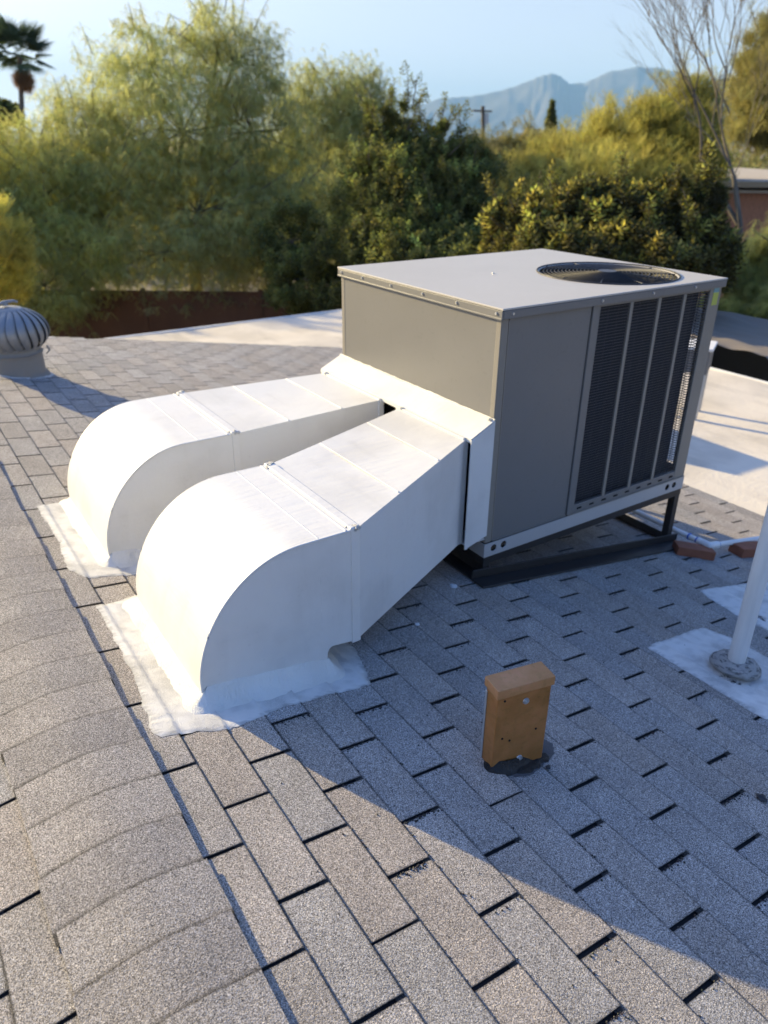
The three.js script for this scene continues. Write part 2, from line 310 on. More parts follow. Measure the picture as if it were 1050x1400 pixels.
{
  const deck = (s1) => { const g = new THREE.PlaneGeometry(s1, ZNEAR - ZEND, 1, 1).rotateX(-Math.PI / 2); return g; };
  const right = deck(SEND).translate(SEND / 2, 0.0, (ZNEAR + ZEND) / 2).rotateZ(-TH), left = deck(4.2).translate(-2.1, 0, (ZNEAR + ZEND) / 2).rotateZ(TH);
  mesh('underlay', [metric(right), metric(left)], M.felt, shingleRoof);
  // gable end: boards under the edge of the slope
  const sh = new THREE.Shape([new THREE.Vector2(-4.1, -0.695), new THREE.Vector2(0, -0.02), new THREE.Vector2(SEND * CT, -SEND * ST - 0.02), new THREE.Vector2(SEND * CT, -0.86), new THREE.Vector2(-4.1, -0.86)]);
  mesh('gable_board', metric(new THREE.ExtrudeGeometry(sh, { depth: 0.03, bevelEnabled: false }).translate(0, 0, ZEND)), M.trimWhite, shingleRoof);
  const tabs = [];
  for (let c = 0; c < 34; c++) {
    const s = S0 + COURSE * c; if (s + COURSE > SEND + 0.1) break;
    for (let k = -26; k < 12; k++) {
      const z0 = zSlot(c, k), z1 = z0 + TAB, zc = (z0 + z1) / 2; if (zc < ZEND - 0.1 || zc > ZNEAR) continue;
      tabs.push({ c, s, z: zc, side: 1, clip: Math.max(0, ZEND - z0) });
    }
  }
  for (let c = 0; c < 30; c++) for (let k = -26; k < 12; k++) {
    const zc = zSlot(c + 3, k) + 0.11; if (zc < ZEND + 0.1 || zc > ZNEAR) continue;
    tabs.push({ c, s: 0.118 + COURSE * c, z: zc, side: -1, clip: 0 });
  }
  // which of them the camera sees largest
  camera.updateMatrixWorld(true); camera.updateProjectionMatrix();
  const inv = camera.matrixWorld.clone().invert(), q = V();
  for (const t of tabs) {
    q.set(t.side * (t.s + 0.06) * CT, -(t.s + 0.06) * ST, t.z); const dist = q.distanceTo(camera.position);
    q.applyMatrix4(inv).applyMatrix4(camera.projectionMatrix);
    t.seen = Math.abs(q.x) < 1.08 && Math.abs(q.y) < 1.06 && q.z < 1;
    const x = (t.s + 0.06), ductA = x > 0.38 && x < 0.85 && t.z > -0.84 && t.z < -0.2, ductB = x > 0.3 && x < 1.7 && t.z > -2.1 && t.z < -1.2, under = x > 1.0 && x < 2.9 && t.z < -0.7 && t.z > -3.2, coat = (x > 0.33 && x < 0.9 && t.z > -0.8 && t.z < -0.25) || (x > 0.33 && x < 0.5 && t.z > -1.75 && t.z < -1.2) || (x > 2.2 && x < 2.5 && t.z > 0.25 && t.z < 0.5);
    t.hidden = t.side > 0 && (ductA || ductB || under || coat);
    t.score = t.seen && !t.hidden ? dist : 1e6 + dist;
  }
  tabs.sort((a, b) => a.score - b.score);
  tabs.slice(0, 300).forEach((t) => {
    const m = mesh('shingle', tabVariants[Math.floor(rnd() * 14)], shingleTones[Math.floor(rnd() * 5)], shingleRoof);
    m.position.set(t.side * t.s * CT, -t.s * ST, t.z + gauss() * 0.0015); m.rotation.set(0, t.side > 0 ? gauss() * 0.004 : Math.PI + gauss() * 0.004, 0);
    m.rotation.order = 'ZYX'; m.rotation.z = -t.side * TH;
  });
  const P = [], Nn = [], U = [], Cc = [], mm = new THREE.Matrix4(), nm = new THREE.Matrix3(), a = V(), e = new THREE.Euler();
  for (const t of tabs.slice(300)) {
    const g = tabVariants[Math.floor(rnd() * 14)], tone = rr(0.88, 1.08), warm = rr(-0.03, 0.03);
    e.set(0, t.side > 0 ? 0 : Math.PI, -t.side * TH, 'ZYX'); mm.makeRotationFromEuler(e).setPosition(t.side * t.s * CT, -t.s * ST, t.z); nm.setFromMatrix4(mm);
    const p = g.attributes.position, n = g.attributes.normal, uv = g.attributes.uv, vc = g.attributes.color, ou = rnd() * 5;
    for (let i = 0; i < p.count; i++) {
      a.fromBufferAttribute(p, i).applyMatrix4(mm); P.push(a.x, a.y, Math.max(a.z, ZEND)); a.fromBufferAttribute(n, i).applyMatrix3(nm); Nn.push(a.x, a.y, a.z);
      U.push(uv.getX(i) + ou, uv.getY(i) + ou); const q = tone * vc.getX(i); Cc.push(q * (1 + warm), q, q * (1 - warm));
    }
  }
  const g = new THREE.BufferGeometry();
  g.setAttribute('position', new THREE.Float32BufferAttribute(P, 3)); g.setAttribute('normal', new THREE.Float32BufferAttribute(Nn, 3)); g.setAttribute('uv', new THREE.Float32BufferAttribute(U, 2)); g.setAttribute('color', new THREE.Float32BufferAttribute(Cc, 3));
  mesh('shingle_field', g, fieldMat, shingleRoof).userData.kind = 'stuff';

  // ridge caps: each folded over the ridge, the next one up lapping under it
  const capShape = (u0) => {
    const pos = [], uv = [], idx = [], NX = 22, zs = [-0.03, 0, 0.016, 0.1475, 0.152], w = 0.163, j1 = gauss() * 0.004, j2 = gauss() * 0.004, lift = rr(0, 0.0012), skew = gauss() * 0.004;
    const prof = (x) => { const ax = Math.abs(x), r = 0.07; return ax < r ? -(ax * ax) / (2 * r) * Math.tan(TH) * 1.0 : -(ax - r / 2) * Math.tan(TH); };
    const vc = [];
    for (let k = 0; k < 5; k++) for (let i = 0; i <= NX; i++) {
      const f = i / NX * 2 - 1, x = f * (w + (f > 0 ? j1 : j2)), z = zs[k] + (k >= 3 ? skew * f + 0.0022 * noise2(i * 0.4, u0 * 9) : 0);
      const bow = k >= 3 ? lift * (1 - f * f) + 0.0015 * noise2(i * 0.35, u0 * 31) : 0;
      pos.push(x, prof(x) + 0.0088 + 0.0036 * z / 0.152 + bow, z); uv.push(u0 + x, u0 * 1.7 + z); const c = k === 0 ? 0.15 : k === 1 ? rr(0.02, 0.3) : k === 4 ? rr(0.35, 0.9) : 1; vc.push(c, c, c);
    }
    for (let k = 0; k < 4; k++) for (let i = 0; i < NX; i++) { const q = k * (NX + 1) + i; idx.push(q, q + NX + 1, q + 1, q + 1, q + NX + 1, q + NX + 2); }
    const ring = []; for (let k = 0; k < 5; k++) ring.push(k * (NX + 1)); for (let i = 1; i <= NX; i++) ring.push(4 * (NX + 1) + i); for (let k = 3; k >= 0; k--) ring.push(k * (NX + 1) + NX);
    const b = pos.length / 3; ring.forEach((r) => { pos.push(pos[r * 3], pos[r * 3 + 1] - 0.0032, pos[r * 3 + 2]); uv.push(uv[r * 2], uv[r * 2 + 1]); vc.push(0.5, 0.48, 0.45); });
    for (let k = 0; k < ring.length - 1; k++) idx.push(ring[k], b + k, ring[k + 1], ring[k + 1], b + k, b + k + 1);
    const g = new THREE.BufferGeometry(); g.setAttribute('position', new THREE.Float32BufferAttribute(pos, 3)); g.setAttribute('uv', new THREE.Float32BufferAttribute(uv, 2)); g.setAttribute('color', new THREE.Float32BufferAttribute(vc, 3)); g.setIndex(idx);
    return toCreasedNormals(g.toNonIndexed(), 0.6);
  };
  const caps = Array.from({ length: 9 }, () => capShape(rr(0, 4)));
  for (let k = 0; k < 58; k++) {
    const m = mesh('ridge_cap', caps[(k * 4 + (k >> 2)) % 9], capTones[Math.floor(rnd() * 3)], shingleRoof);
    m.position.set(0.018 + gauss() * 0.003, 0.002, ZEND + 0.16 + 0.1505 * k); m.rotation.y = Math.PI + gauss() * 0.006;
  }
}
// ---------------------------------------------------------------- white coating patches that follow the shingles
function inside(poly, x, y) { // signed distance to a polygon, positive inside
  let d = 1e9, inn = false;
  for (let i = 0, j = poly.length - 1; i < poly.length; j = i++) {
    const [ax, ay] = poly[j], [bx, by] = poly[i], ex = bx - ax, ey = by - ay, t = clamp(((x - ax) * ex + (y - ay) * ey) / (ex * ex + ey * ey), 0, 1);
    d = Math.min(d, Math.hypot(x - ax - ex * t, y - ay - ey * t));
    if (ay > y !== by > y && x < (bx - ax) * (y - ay) / (by - ay) + ax) inn = !inn;
  }
  return inn ? d : -d;
}
function coatPatch(poly, rough = 0.012, thick = 0.0016, lump = 0.0006) { // poly in (s, z)
  const ss = [], hh = [], s0 = Math.min(...poly.map((p) => p[0])) - 0.03, s1 = Math.max(...poly.map((p) => p[0])) + 0.03, z0 = Math.min(...poly.map((p) => p[1])) - 0.03, z1 = Math.max(...poly.map((p) => p[1])) + 0.03;
  for (let c = Math.floor((s0 - S0) / COURSE); S0 + c * COURSE < s1; c++) for (const [d, h] of [[0.0012, 0.0104], [0.007, 0.0058], [0.02, 0.0062], [0.035, 0.0067], [0.05, 0.0073], [0.065, 0.0078], [0.08, 0.0084], [0.095, 0.009], [0.11, 0.0095], [0.12, 0.0099]]) {
    const s = S0 + c * COURSE + d; if (s > s0 && s < s1) { ss.push(s); hh.push(h); }
  }
  const zs = []; for (let z = z0; z <= z1; z += 0.006) zs.push(z);
  const F = (s, z) => inside(poly, s, z) + rough * (0.4 * noise2(s * 9, z * 9) + 0.3 * noise2(s * 40, z * 40) + 0.2 * noise2(s * 110, z * 110)) - 0.003;
  const val = ss.map((s) => zs.map((z) => F(s, z))), pos = [], uv = [], col = [];
  const vert = (i, j) => ({ s: ss[i], z: zs[j], f: val[i][j], h: hh[i] });
  const mix = (a, b) => { const t = a.f / (a.f - b.f); return { s: a.s + (b.s - a.s) * t, z: a.z + (b.z - a.z) * t, f: 0, h: a.h + (b.h - a.h) * t }; };
  const put = (v) => { const hgt = v.h + 0.0009 + thick * smooth(0, 0.012, v.f) + lump * smooth(0, 0.02, v.f) * (noise2(v.s * 30, v.z * 30) + 0.6); const p = roofAt(v.s, hgt, v.z); pos.push(p.x, p.y, p.z); uv.push(v.s, v.z); const c = 1 - 0.3 * (1 - smooth(0.001, 0.012, v.f + 0.012 * noise2(v.s * 60 + 9, v.z * 60))) - 0.13 * smooth(0.1, 0.7, noise2(v.s * 13, v.z * 13 + 4)); col.push(c, c * 0.99, c * 0.97); };
  for (let i = 0; i + 1 < ss.length; i++) for (let j = 0; j + 1 < zs.length; j++) {
    const c = [vert(i, j), vert(i, j + 1), vert(i + 1, j + 1), vert(i + 1, j)], out = [];
    c.forEach((v, k) => { const w = c[(k + 1) % 4]; if (v.f >= 0) out.push(v); if (v.f >= 0 !== w.f >= 0) out.push(mix(v, w)); });
    for (let k = 1; k + 1 < out.length; k++) { put(out[0]); put(out[k]); put(out[k + 1]); }
  }
  const g = new THREE.BufferGeometry(); g.setAttribute('position', new THREE.Float32BufferAttribute(pos, 3)); g.setAttribute('uv', new THREE.Float32BufferAttribute(uv, 2)); g.setAttribute('color', new THREE.Float32BufferAttribute(col, 3));
  const m = mergeVertices(g, 1e-5); m.computeVertexNormals(); return m;
}
// a bead of sealant: from a wall line (points in s,z) outwards
function bead(line, out, high, wide, closed) {
  const pos = [], uv = [], idx = [], rows = 6; let n = 0;
  line.forEach(([s, z, ns, nz], i) => {
    const w = wide * (1 + 0.10 * noise2(s * 9, z * 9) + 0.05 * noise2(s * 40, z * 40)), hgt = high * (1 + 0.12 * noise2(s * 7 + 5, z * 7));
    for (let r = 0; r <= rows; r++) { const t = r / rows, d = w * t, h = 0.010 + hgt * (1 - t) ** 2.1 + 0.0014 * noise2((s + ns * d) * 60, (z + nz * d) * 60) * Math.sin(t * 3.1); const p = roofAt(s + ns * (d - 0.004), r === rows ? 0.004 : h, z + nz * (d - 0.004)); pos.push(p.x, p.y, p.z); uv.push(s + ns * d, z + nz * d + h); }
    if (n++) for (let r = 0; r < rows; r++) { const a = (i - 1) * (rows + 1) + r, b = i * (rows + 1) + r; idx.push(a, b, a + 1, b, b + 1, a + 1); }
  });
  const g = new THREE.BufferGeometry(); g.setAttribute('position', new THREE.Float32BufferAttribute(pos, 3)); g.setAttribute('uv', new THREE.Float32BufferAttribute(uv, 2)); g.setIndex(idx); g.computeVertexNormals();
  return g;
}
function wallLine(s0, s1, z0, z1) { // round the foot of a duct: the -s side, then +z, then +s, then -z
  const L = [], step = 0.012, arc = (s, z, a0) => { for (let k = 1; k < 6; k++) { const a = a0 + k / 6 * Math.PI / 2; L.push([s, z, -Math.cos(a), Math.sin(a)]); } };
  for (let z = z0; z <= z1; z += step) L.push([s0, z, -1, 0]); arc(s0, z1, 0);
  for (let s = s0; s <= s1; s += step) L.push([s, z1, 0, 1]); arc(s1, z1, Math.PI / 2);
  for (let z = z1; z >= z0; z -= step) L.push([s1, z, 1, 0]); arc(s1, z0, Math.PI);
  for (let s = s1; s >= s0; s -= step) L.push([s, z0, 0, -1]); arc(s0, z0, 1.5 * Math.PI);
  L.push([s0, z0, -1, 0]);
  return L;
}
{
  const a = thing('roof_coating_patch', 'white coating brushed on the shingles round the foot of the nearer white duct', 'roof coating');
  mesh('coating', coatPatch([[0.255, -0.9], [0.42, -0.935], [0.6, -0.93], [0.93, -0.86], [0.99, -0.33], [0.925, -0.115], [0.74, -0.125], [0.585, -0.118], [0.41, -0.09], [0.33, -0.12], [0.235, -0.128], [0.215, -0.16], [0.245, -0.45], [0.25, -0.7]]), M.coat, a);
  mesh('sealant_bead', bead(wallLine(0.398, 0.828, -0.852, -0.238), 0, 0.055, 0.075), M.sealant, a);
  const b = thing('roof_coating_patch', 'white coating brushed on the shingles round the foot of the farther white duct', 'roof coating');
  mesh('coating', coatPatch([[0.24, -1.86], [0.39, -1.9], [0.95, -1.9], [0.95, -1.1], [0.5, -1.09], [0.41, -1.095], [0.27, -1.12], [0.23, -1.2], [0.25, -1.5]]), M.coat, b);
  mesh('sealant_bead', bead(wallLine(0.398, 0.828, -1.862, -1.218), 0, 0.045, 0.07), M.sealant, b);
}
// ---------------------------------------------------------------- ducts
const SEAM = 0.0035;
function elbow(z0, z1, xs) { // side outline of the elbow, drawn in x,y
  const R = 0.352, cx = 0.391 + R, cy = 0.022, s = new THREE.Shape();
  s.moveTo(0.391, -0.085); s.lineTo(0.391, cy);
  for (let i = 1; i <= 28; i++) { const a = Math.PI - i / 28 * Math.PI / 2; s.lineTo(cx + R * Math.cos(a) * (1 - 0.035 * Math.sin(2 * (Math.PI - a))), cy + R * Math.sin(a)); }
  s.lineTo(xs, cy + R); s.lineTo(xs, -0.042); s.lineTo(0.838, -0.03);
  s.quadraticCurveTo(0.818, -0.034, 0.816, -0.06); s.lineTo(0.816, -0.16);
  const g = new THREE.ExtrudeGeometry(s, { depth: z1 - z0 - 0.006, bevelEnabled: true, bevelThickness: 0.003, bevelSize: 0.003, bevelSegments: 1, curveSegments: 8 }).translate(0, 0, z0 + 0.003);
  return { geo: toCreasedNormals(metric(g), 0.35), shape: s };
}
function edgeSeam(shape, z, i0, i1, r = SEAM) { // folded lock seam along the curved edge
  const pts = shape.getPoints(8).slice(i0, i1).map((p) => V(p.x, p.y, z));
  return limb(pts, pts.map(() => r), 6);
}
function hexa(a, b) { // duct between two openings [x, y0, y1, z0, z1], walls finely divided so that they can bulge a little
  const N = 10, pos = [], uv = [], L = (p, q, t) => p + (q - p) * t;
  const corner = (o, k) => [[o[2], o[3]], [o[2], o[4]], [o[1], o[4]], [o[1], o[3]]][k];
  for (let f = 0; f < 4; f++) for (let i = 0; i < N; i++) for (let j = 0; j < N; j++) {
    const pt = (u, v) => {
      const [y0, za] = corner(a, f), [y1, zb] = corner(a, (f + 1) % 4), [Y0, ZA] = corner(b, f), [Y1, ZB] = corner(b, (f + 1) % 4);
      const x = L(a[0], b[0], u), puff = 0.004 * Math.sin(Math.PI * u) * Math.sin(Math.PI * v);
      const p = [x, L(L(y0, y1, v), L(Y0, Y1, v), u), L(L(za, zb, v), L(ZA, ZB, v), u)];
      if (f === 0) p[1] -= puff; if (f === 1) p[2] -= puff; if (f === 2) p[1] += puff; if (f === 3) p[2] += puff;
      return p;
    };
    const q = [pt(i / N, j / N), pt((i + 1) / N, j / N), pt((i + 1) / N, (j + 1) / N), pt(i / N, (j + 1) / N)];
    for (const k of [0, 2, 1, 0, 3, 2]) pos.push(...q[k]);
  }
  const g = new THREE.BufferGeometry(); g.setAttribute('position', new THREE.Float32BufferAttribute(pos, 3));
  return toCreasedNormals(metric(g), 0.4);
}
const barZ = (x, y, z0, z1, w, h) => span(x - w / 2, x + w / 2, y - h * 0.5, y + h, z0, z1, h * 0.45);
function blob(x, y, z, r, flat = 0.6) { const g = new THREE.IcosahedronGeometry(r, 2), p = g.attributes.position; for (let i = 0; i < p.count; i++) { const k = 1 + 0.45 * noise3(p.getX(i) * 70 + x * 50, p.getY(i) * 70, p.getZ(i) * 70 + z * 50); p.setXYZ(i, p.getX(i) * k, p.getY(i) * k * flat, p.getZ(i) * k); } g.computeVertexNormals(); return g.translate(x, y, z); }
function makeDuct(label, z0, z1, xs, end) {
  const d = thing('roof_duct', label, 'duct', [0, 0, 0], 0, 'white rooftop ducts');
  const e = elbow(z0, z1, xs), top = 0.374;
  mesh('elbow', e.geo, M.white, d);
  mesh('lock_seam', edgeSeam(e.shape, z1 - 0.001, 0, 31), M.white, d); mesh('lock_seam', edgeSeam(e.shape, z0 + 0.001, 0, 31), M.white, d);
  mesh('transition', hexa([xs + 0.004, -0.042, top, z0, z1], end), M.white, d);
  // slip joint round the opening of the elbow, and the ribs across the top
  mesh('slip_joint', [barZ(xs + 0.002, top, z0 - 0.004, z1 + 0.004, 0.036, 0.010), barZ(xs - 0.03, top, z0, z1, 0.007, 0.006), span(xs - 0.014, xs + 0.018, -0.046, top, z1 - 0.002, z1 + 0.0035, 0.0015), span(xs - 0.014, xs + 0.018, -0.046, top, z0 - 0.0035, z0 + 0.002, 0.0015), barZ(xs + 0.002, -0.048, z0, z1, 0.03, 0.004)], M.white, d);
  const rib = []; rib.push(barZ(0.8, top - 0.001, z0 + 0.004, z1 - 0.004, 0.007, 0.0048));
  for (const t of [0.34, 0.7]) {
    const x = xs + (end[0] - xs) * t, y = top + (end[2] - top) * t, a = z0 + (end[3] - z0) * t, b = z1 + (end[4] - z1) * t;
    rib.push(barZ(x, y, a + 0.006, b - 0.006, 0.006, 0.0038));
  }
  for (const g of rib) mesh('rib', g, M.white, d);
  mesh('end_flange', [span(end[0] - 0.028, end[0], end[2] - 0.004, end[2] + 0.008, end[3] - 0.008, end[4] + 0.008, 0.002), span(end[0] - 0.028, end[0], end[1] - 0.004, end[2], end[4], end[4] + 0.008, 0.002), span(end[0] - 0.028, end[0], end[1], end[2], end[3] - 0.008, end[3], 0.002)], M.white, d);
  mesh('corner_sealant', [blob(xs + 0.004, top + 0.004, z0 + 0.014, 0.017), blob(xs - 0.012, top + 0.003, z0 + 0.03, 0.012), blob(xs + 0.006, top + 0.003, z1 - 0.006, 0.015), blob(xs - 0.01, top + 0.002, z1 - 0.02, 0.011), blob(end[0] - 0.02, end[2] + 0.006, end[3] + 0.03, 0.011)], M.sealant, d);
  return d;
}
makeDuct('nearer white duct, its elbow standing in front, angling back to the unit', -0.85, -0.24, 0.925, [1.705, -0.088, 0.386, -1.105, -0.645]);
makeDuct('farther white duct behind the nearer one, running almost straight to the unit', -1.86, -1.22, 0.955, [1.705, -0.085, 0.382, -1.775, -1.255]);

// ---------------------------------------------------------------- packaged air conditioner on its stand
const AX0 = 1.812, AX1 = 3.172, AZ0 = -1.795, AZ1 = -0.61, AY0 = -0.112, AY1 = 0.893;
{
  const h = thing('duct_hood', 'white sheet metal hood joining both ducts to the unit', 'duct hood');
  const X0 = 1.694, yo = 0.392, yi = 0.448, za = -1.815, zb = -0.607;
  const sheet = (a, b, c, d, t) => { const n = b.clone().sub(a).cross(d.clone().sub(a)).normalize().multiplyScalar(t), q = [a, b, c, d].map((p) => p.clone().add(n)), P = [a, b, c, d], pos = [];
    const face = (e, f, g, k) => { for (const p of [e, f, g, e, g, k]) pos.push(p.x, p.y, p.z); };
    face(q[0], q[1], q[2], q[3]); face(P[3], P[2], P[1], P[0]); for (let i = 0; i < 4; i++) face(P[i], P[(i + 1) % 4], q[(i + 1) % 4], q[i]);
    const g = new THREE.BufferGeometry(); g.setAttribute('position', new THREE.Float32BufferAttribute(pos, 3)); g.computeVertexNormals(); return metric(g); };
  mesh('top_plate', sheet(V(X0, yo, za), V(X0, yo, zb), V(AX0 - 0.001, yi, zb), V(AX0 - 0.001, yi, za), 0.004), M.white, h);
  mesh('side_plate', sheet(V(X0, -0.102, zb), V(AX0 - 0.001, -0.07, zb), V(AX0 - 0.001, yi - 0.001, zb), V(X0, yo - 0.001, zb), 0.003), M.white, h);
  mesh('side_plate', sheet(V(AX0 - 0.001, -0.07, za), V(X0, -0.102, za), V(X0, yo - 0.001, za), V(AX0 - 0.001, yi - 0.001, za), 0.003), M.white, h);
  mesh('lip', [span(X0 - 0.003, X0, yo - 0.014, yo + 0.003, za, zb, 0.001), span(X0 - 0.004, X0 + 0.012, -0.102, yo, zb, zb + 0.006, 0.001)], M.white, h);
  mesh('recess_shade', [span(1.772, 1.776, -0.08, 0.41, za + 0.01, zb - 0.01, 0)], M.hole, h);  // black sheet stands in for the shade inside the open hood
  mesh('bottom_plate', [span(X0 + 0.01, AX0 - 0.002, -0.092, -0.088, za + 0.006, zb - 0.006, 0)], M.white, h);
  mesh('sealant', [limb(Array.from({ length: 40 }, (_, i) => V(AX0 - 0.001, yi + 0.004 + 0.002 * noise2(i * 0.4, 2), za + (zb - za) * i / 39)), Array.from({ length: 40 }, (_, i) => 0.006 + 0.002 * noise2(i * 0.7, 8)), 6), blob(AX0 - 0.006, yi + 0.002, zb - 0.02, 0.012)], M.sealant, h);
}
{
  const ac = thing('air_conditioner', 'big taupe packaged air conditioner with louvred coil standing over the roof', 'air conditioner');
  const bolt = (x, y, z, ax) => { const g = new THREE.CylinderGeometry(0.0055, 0.0065, 0.006, 6); if (ax === 'x') g.rotateZ(Math.PI / 2); if (ax === 'z') g.rotateX(Math.PI / 2); return g.translate(x, y, z); };
  // cabinet walls
  mesh('duct_side_panel', [span(AX0, AX0 + 0.02, AY0, AY1 - 0.03, AZ0 + 0.012, AZ1 - 0.012, 0.003)], M.cabinet, ac);
  mesh('corner_post', [span(AX0 + 0.001, AX0 + 0.034, AY0, AY1 - 0.02, AZ1 - 0.014, AZ1, 0.004), span(AX0 - 0.002, AX0 + 0.02, AY0, AY1 - 0.02, AZ1 - 0.03, AZ1 - 0.002, 0.003)], M.cabinetPost, ac);
  mesh('corner_post', [span(AX0 - 0.002, AX0 + 0.03, AY0, AY1 - 0.02, AZ0, AZ0 + 0.03, 0.004)], M.cabinetPost, ac);
  mesh('corner_post', [span(3.088, AX1, AY0, AY1 - 0.02, AZ1 - 0.012, AZ1 + 0.002, 0.003), span(AX1 - 0.012, AX1, AY0, AY1 - 0.02, AZ1 - 0.07, AZ1, 0.003)], M.cabinetPost, ac);
  mesh('corner_post', [span(AX1 - 0.05, AX1, AY0, AY1 - 0.02, AZ0, AZ0 + 0.05, 0.004)], M.cabinetPost, ac);
  mesh('service_panel', [span(AX0 + 0.04, 2.304, AY0 + 0.002, AY1 - 0.04, AZ1 - 0.02, AZ1 - 0.004, 0.003)], M.cabinet, ac);
  mesh('panel_lip', [span(AX0 + 0.036, AX0 + 0.041, AY0 + 0.004, AY1 - 0.05, AZ1 - 0.012, AZ1 - 0.002, 0.001)], M.cabinetPost, ac);
  mesh('back_panel', [span(AX0 + 0.03, AX1 - 0.05, AY0, AY1 - 0.03, AZ0 + 0.004, AZ0 + 0.02, 0.003)], M.cabinet, ac);
  mesh('bottom_pan', [span(AX0 + 0.004, AX1 - 0.004, AY0 - 0.006, AY0 + 0.01, AZ0 + 0.004, AZ1 - 0.022, 0)], M.cabinet, ac);
  mesh('bulkhead', [span(2.3, 2.31, AY0 + 0.012, AY1 - 0.04, AZ0 + 0.022, AZ1 - 0.022, 0)], M.cabinet, ac);
  // coil section: frame, straps, coil, guard rods
  mesh('coil_frame', [span(2.308, 2.352, AY0 + 0.002, AY1 - 0.03, AZ1 - 0.014, AZ1 + 0.002, 0.003), span(2.352, 3.088, 0.842, AY1 - 0.03, AZ1 - 0.014, AZ1 + 0.001, 0.002), span(2.352, 3.088, AY0 + 0.002, -0.066, AZ1 - 0.014, AZ1 + 0.001, 0.002)], M.cabinet, ac);
  const cols = [2.352, 2.546, 2.73, 2.905, 3.088], SW = 0.02;
  for (let i = 1; i < 4; i++) mesh('guard_strap', [span(cols[i] - SW / 2, cols[i] + SW / 2, -0.067, 0.843, AZ1 - 0.006, AZ1 + 0.003, 0.002)], M.cabinetPost, ac);
  for (let i = 0; i < 4; i++) {
    const a = cols[i] + (i ? SW / 2 : 0), b = cols[i + 1] - (i < 3 ? SW / 2 : 0), rods = [];
    for (let k = 0; k < 69; k++) { const y = -0.058 + k * 0.01312; rods.push(rod(V(a - 0.002, y, AZ1 - 0.003), V(b + 0.002, y, AZ1 - 0.003), 0.0019, 5)); }
    for (const t of [0.33, 0.66]) rods.push(rod(V(a + (b - a) * t, -0.066, AZ1 - 0.0075), V(a + (b - a) * t, 0.842, AZ1 - 0.0075), 0.0016, 5));
    const m = mesh('wire_guard', rods, M.wire, ac); m.userData.kind = 'stuff';
  }
  mesh('coil', [span(2.315, 3.07, AY0 + 0.03, 0.86, AZ1 - 0.085, AZ1 - 0.045, 0)], M.coil, ac); mesh('coil', [span(3.065, 3.10, AY0 + 0.03, 0.86, AZ0 + 0.06, AZ1 - 0.14, 0)], M.coil, ac);
  { const rods = []; for (let k = 0; k < 69; k++) { const y = -0.058 + k * 0.01312; rods.push(rod(V(AX1 - 0.003, y, AZ0 + 0.05), V(AX1 - 0.003, y, AZ1 - 0.06), 0.0019, 5)); } mesh('wire_guard', rods, M.wire, ac).userData.kind = 'stuff'; }
  mesh('side_frame', [span(AX1 - 0.012, AX1, 0.842, AY1 - 0.03, AZ0 + 0.05, AZ1 - 0.07, 0.002)], M.cabinet, ac); mesh('side_frame', [span(AX1 - 0.012, AX1, AY0, -0.066, AZ0 + 0.05, AZ1 - 0.07, 0.002)], M.cabinet, ac);
  const slots = []; for (let k = 0; k < 9; k++) slots.push(span(2.372 + k * 0.084, 2.372 + k * 0.084 + 0.03, AY0 + 0.018, AY0 + 0.027, AZ1 - 0.002, AZ1 + 0.0022, 0));
  for (const g of slots) mesh('drain_slot', g, M.hole, ac);
  mesh('edge_trim', [span(2.31, AX1, AY0 - 0.001, AY0 + 0.005, AZ1 + 0.002, AZ1 + 0.006, 0.001), span(AX0 + 0.04, 2.304, AY0 + 0.001, AY0 + 0.006, AZ1 - 0.004, AZ1 + 0.001, 0.001)], M.cabinetPost, ac);
  // lid with the fan opening
  const s = new THREE.Shape([new THREE.Vector2(AX0 - 0.012, AZ0 - 0.012), new THREE.Vector2(AX1 + 0.012, AZ0 - 0.012), new THREE.Vector2(AX1 + 0.012, AZ1 + 0.012), new THREE.Vector2(AX0 - 0.012, AZ1 + 0.012)]);
  const FX = 2.805, FZ = -0.985, FR = 0.322, hole = new THREE.Path(); hole.absarc(FX, FZ, FR, 0, 2 * Math.PI, true); s.holes.push(hole);
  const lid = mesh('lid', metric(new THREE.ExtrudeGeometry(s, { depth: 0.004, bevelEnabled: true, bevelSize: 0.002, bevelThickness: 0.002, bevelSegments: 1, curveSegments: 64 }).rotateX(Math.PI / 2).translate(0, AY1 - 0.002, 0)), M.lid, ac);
  mesh('lid_edge', [span(AX0 - 0.014, AX0 - 0.006, AY1 - 0.04, AY1 - 0.009, AZ0 - 0.012, AZ1 + 0.012, 0.002), span(AX0 - 0.016, AX0 - 0.004, AY1 - 0.044, AY1 - 0.036, AZ0 - 0.012, AZ1 + 0.012, 0.002)], M.cabinet, ac);
  mesh('lid_edge', [span(AX0 - 0.006, AX1 + 0.012, AY1 - 0.04, AY1 - 0.009, AZ1 + 0.006, AZ1 + 0.014, 0.002)], M.cabinet, ac);
  mesh('lid_edge', [span(AX1 + 0.006, AX1 + 0.014, AY1 - 0.04, AY1 - 0.009, AZ0 - 0.012, AZ1 + 0.006, 0.002), span(AX0 - 0.006, AX1 + 0.006, AY1 - 0.04, AY1 - 0.009, AZ0 - 0.014, AZ0 - 0.006, 0.002)], M.cabinet, ac);
  for (const z of [-1.77, -1.58, -1.34, -1.1, -0.87, -0.63]) mesh('screw', bolt(AX0 - 0.016, AY1 - 0.022, z, 'x'), M.screw, ac);
  for (const x of [1.85, 2.34, 2.66, 2.95]) mesh('screw', bolt(x, AY1 - 0.022, AZ1 + 0.016, 'z'), M.screw, ac);
  mesh('screw', bolt(2.32, AY1 + 0.003, -1.25, 'y'), M.screw, ac);
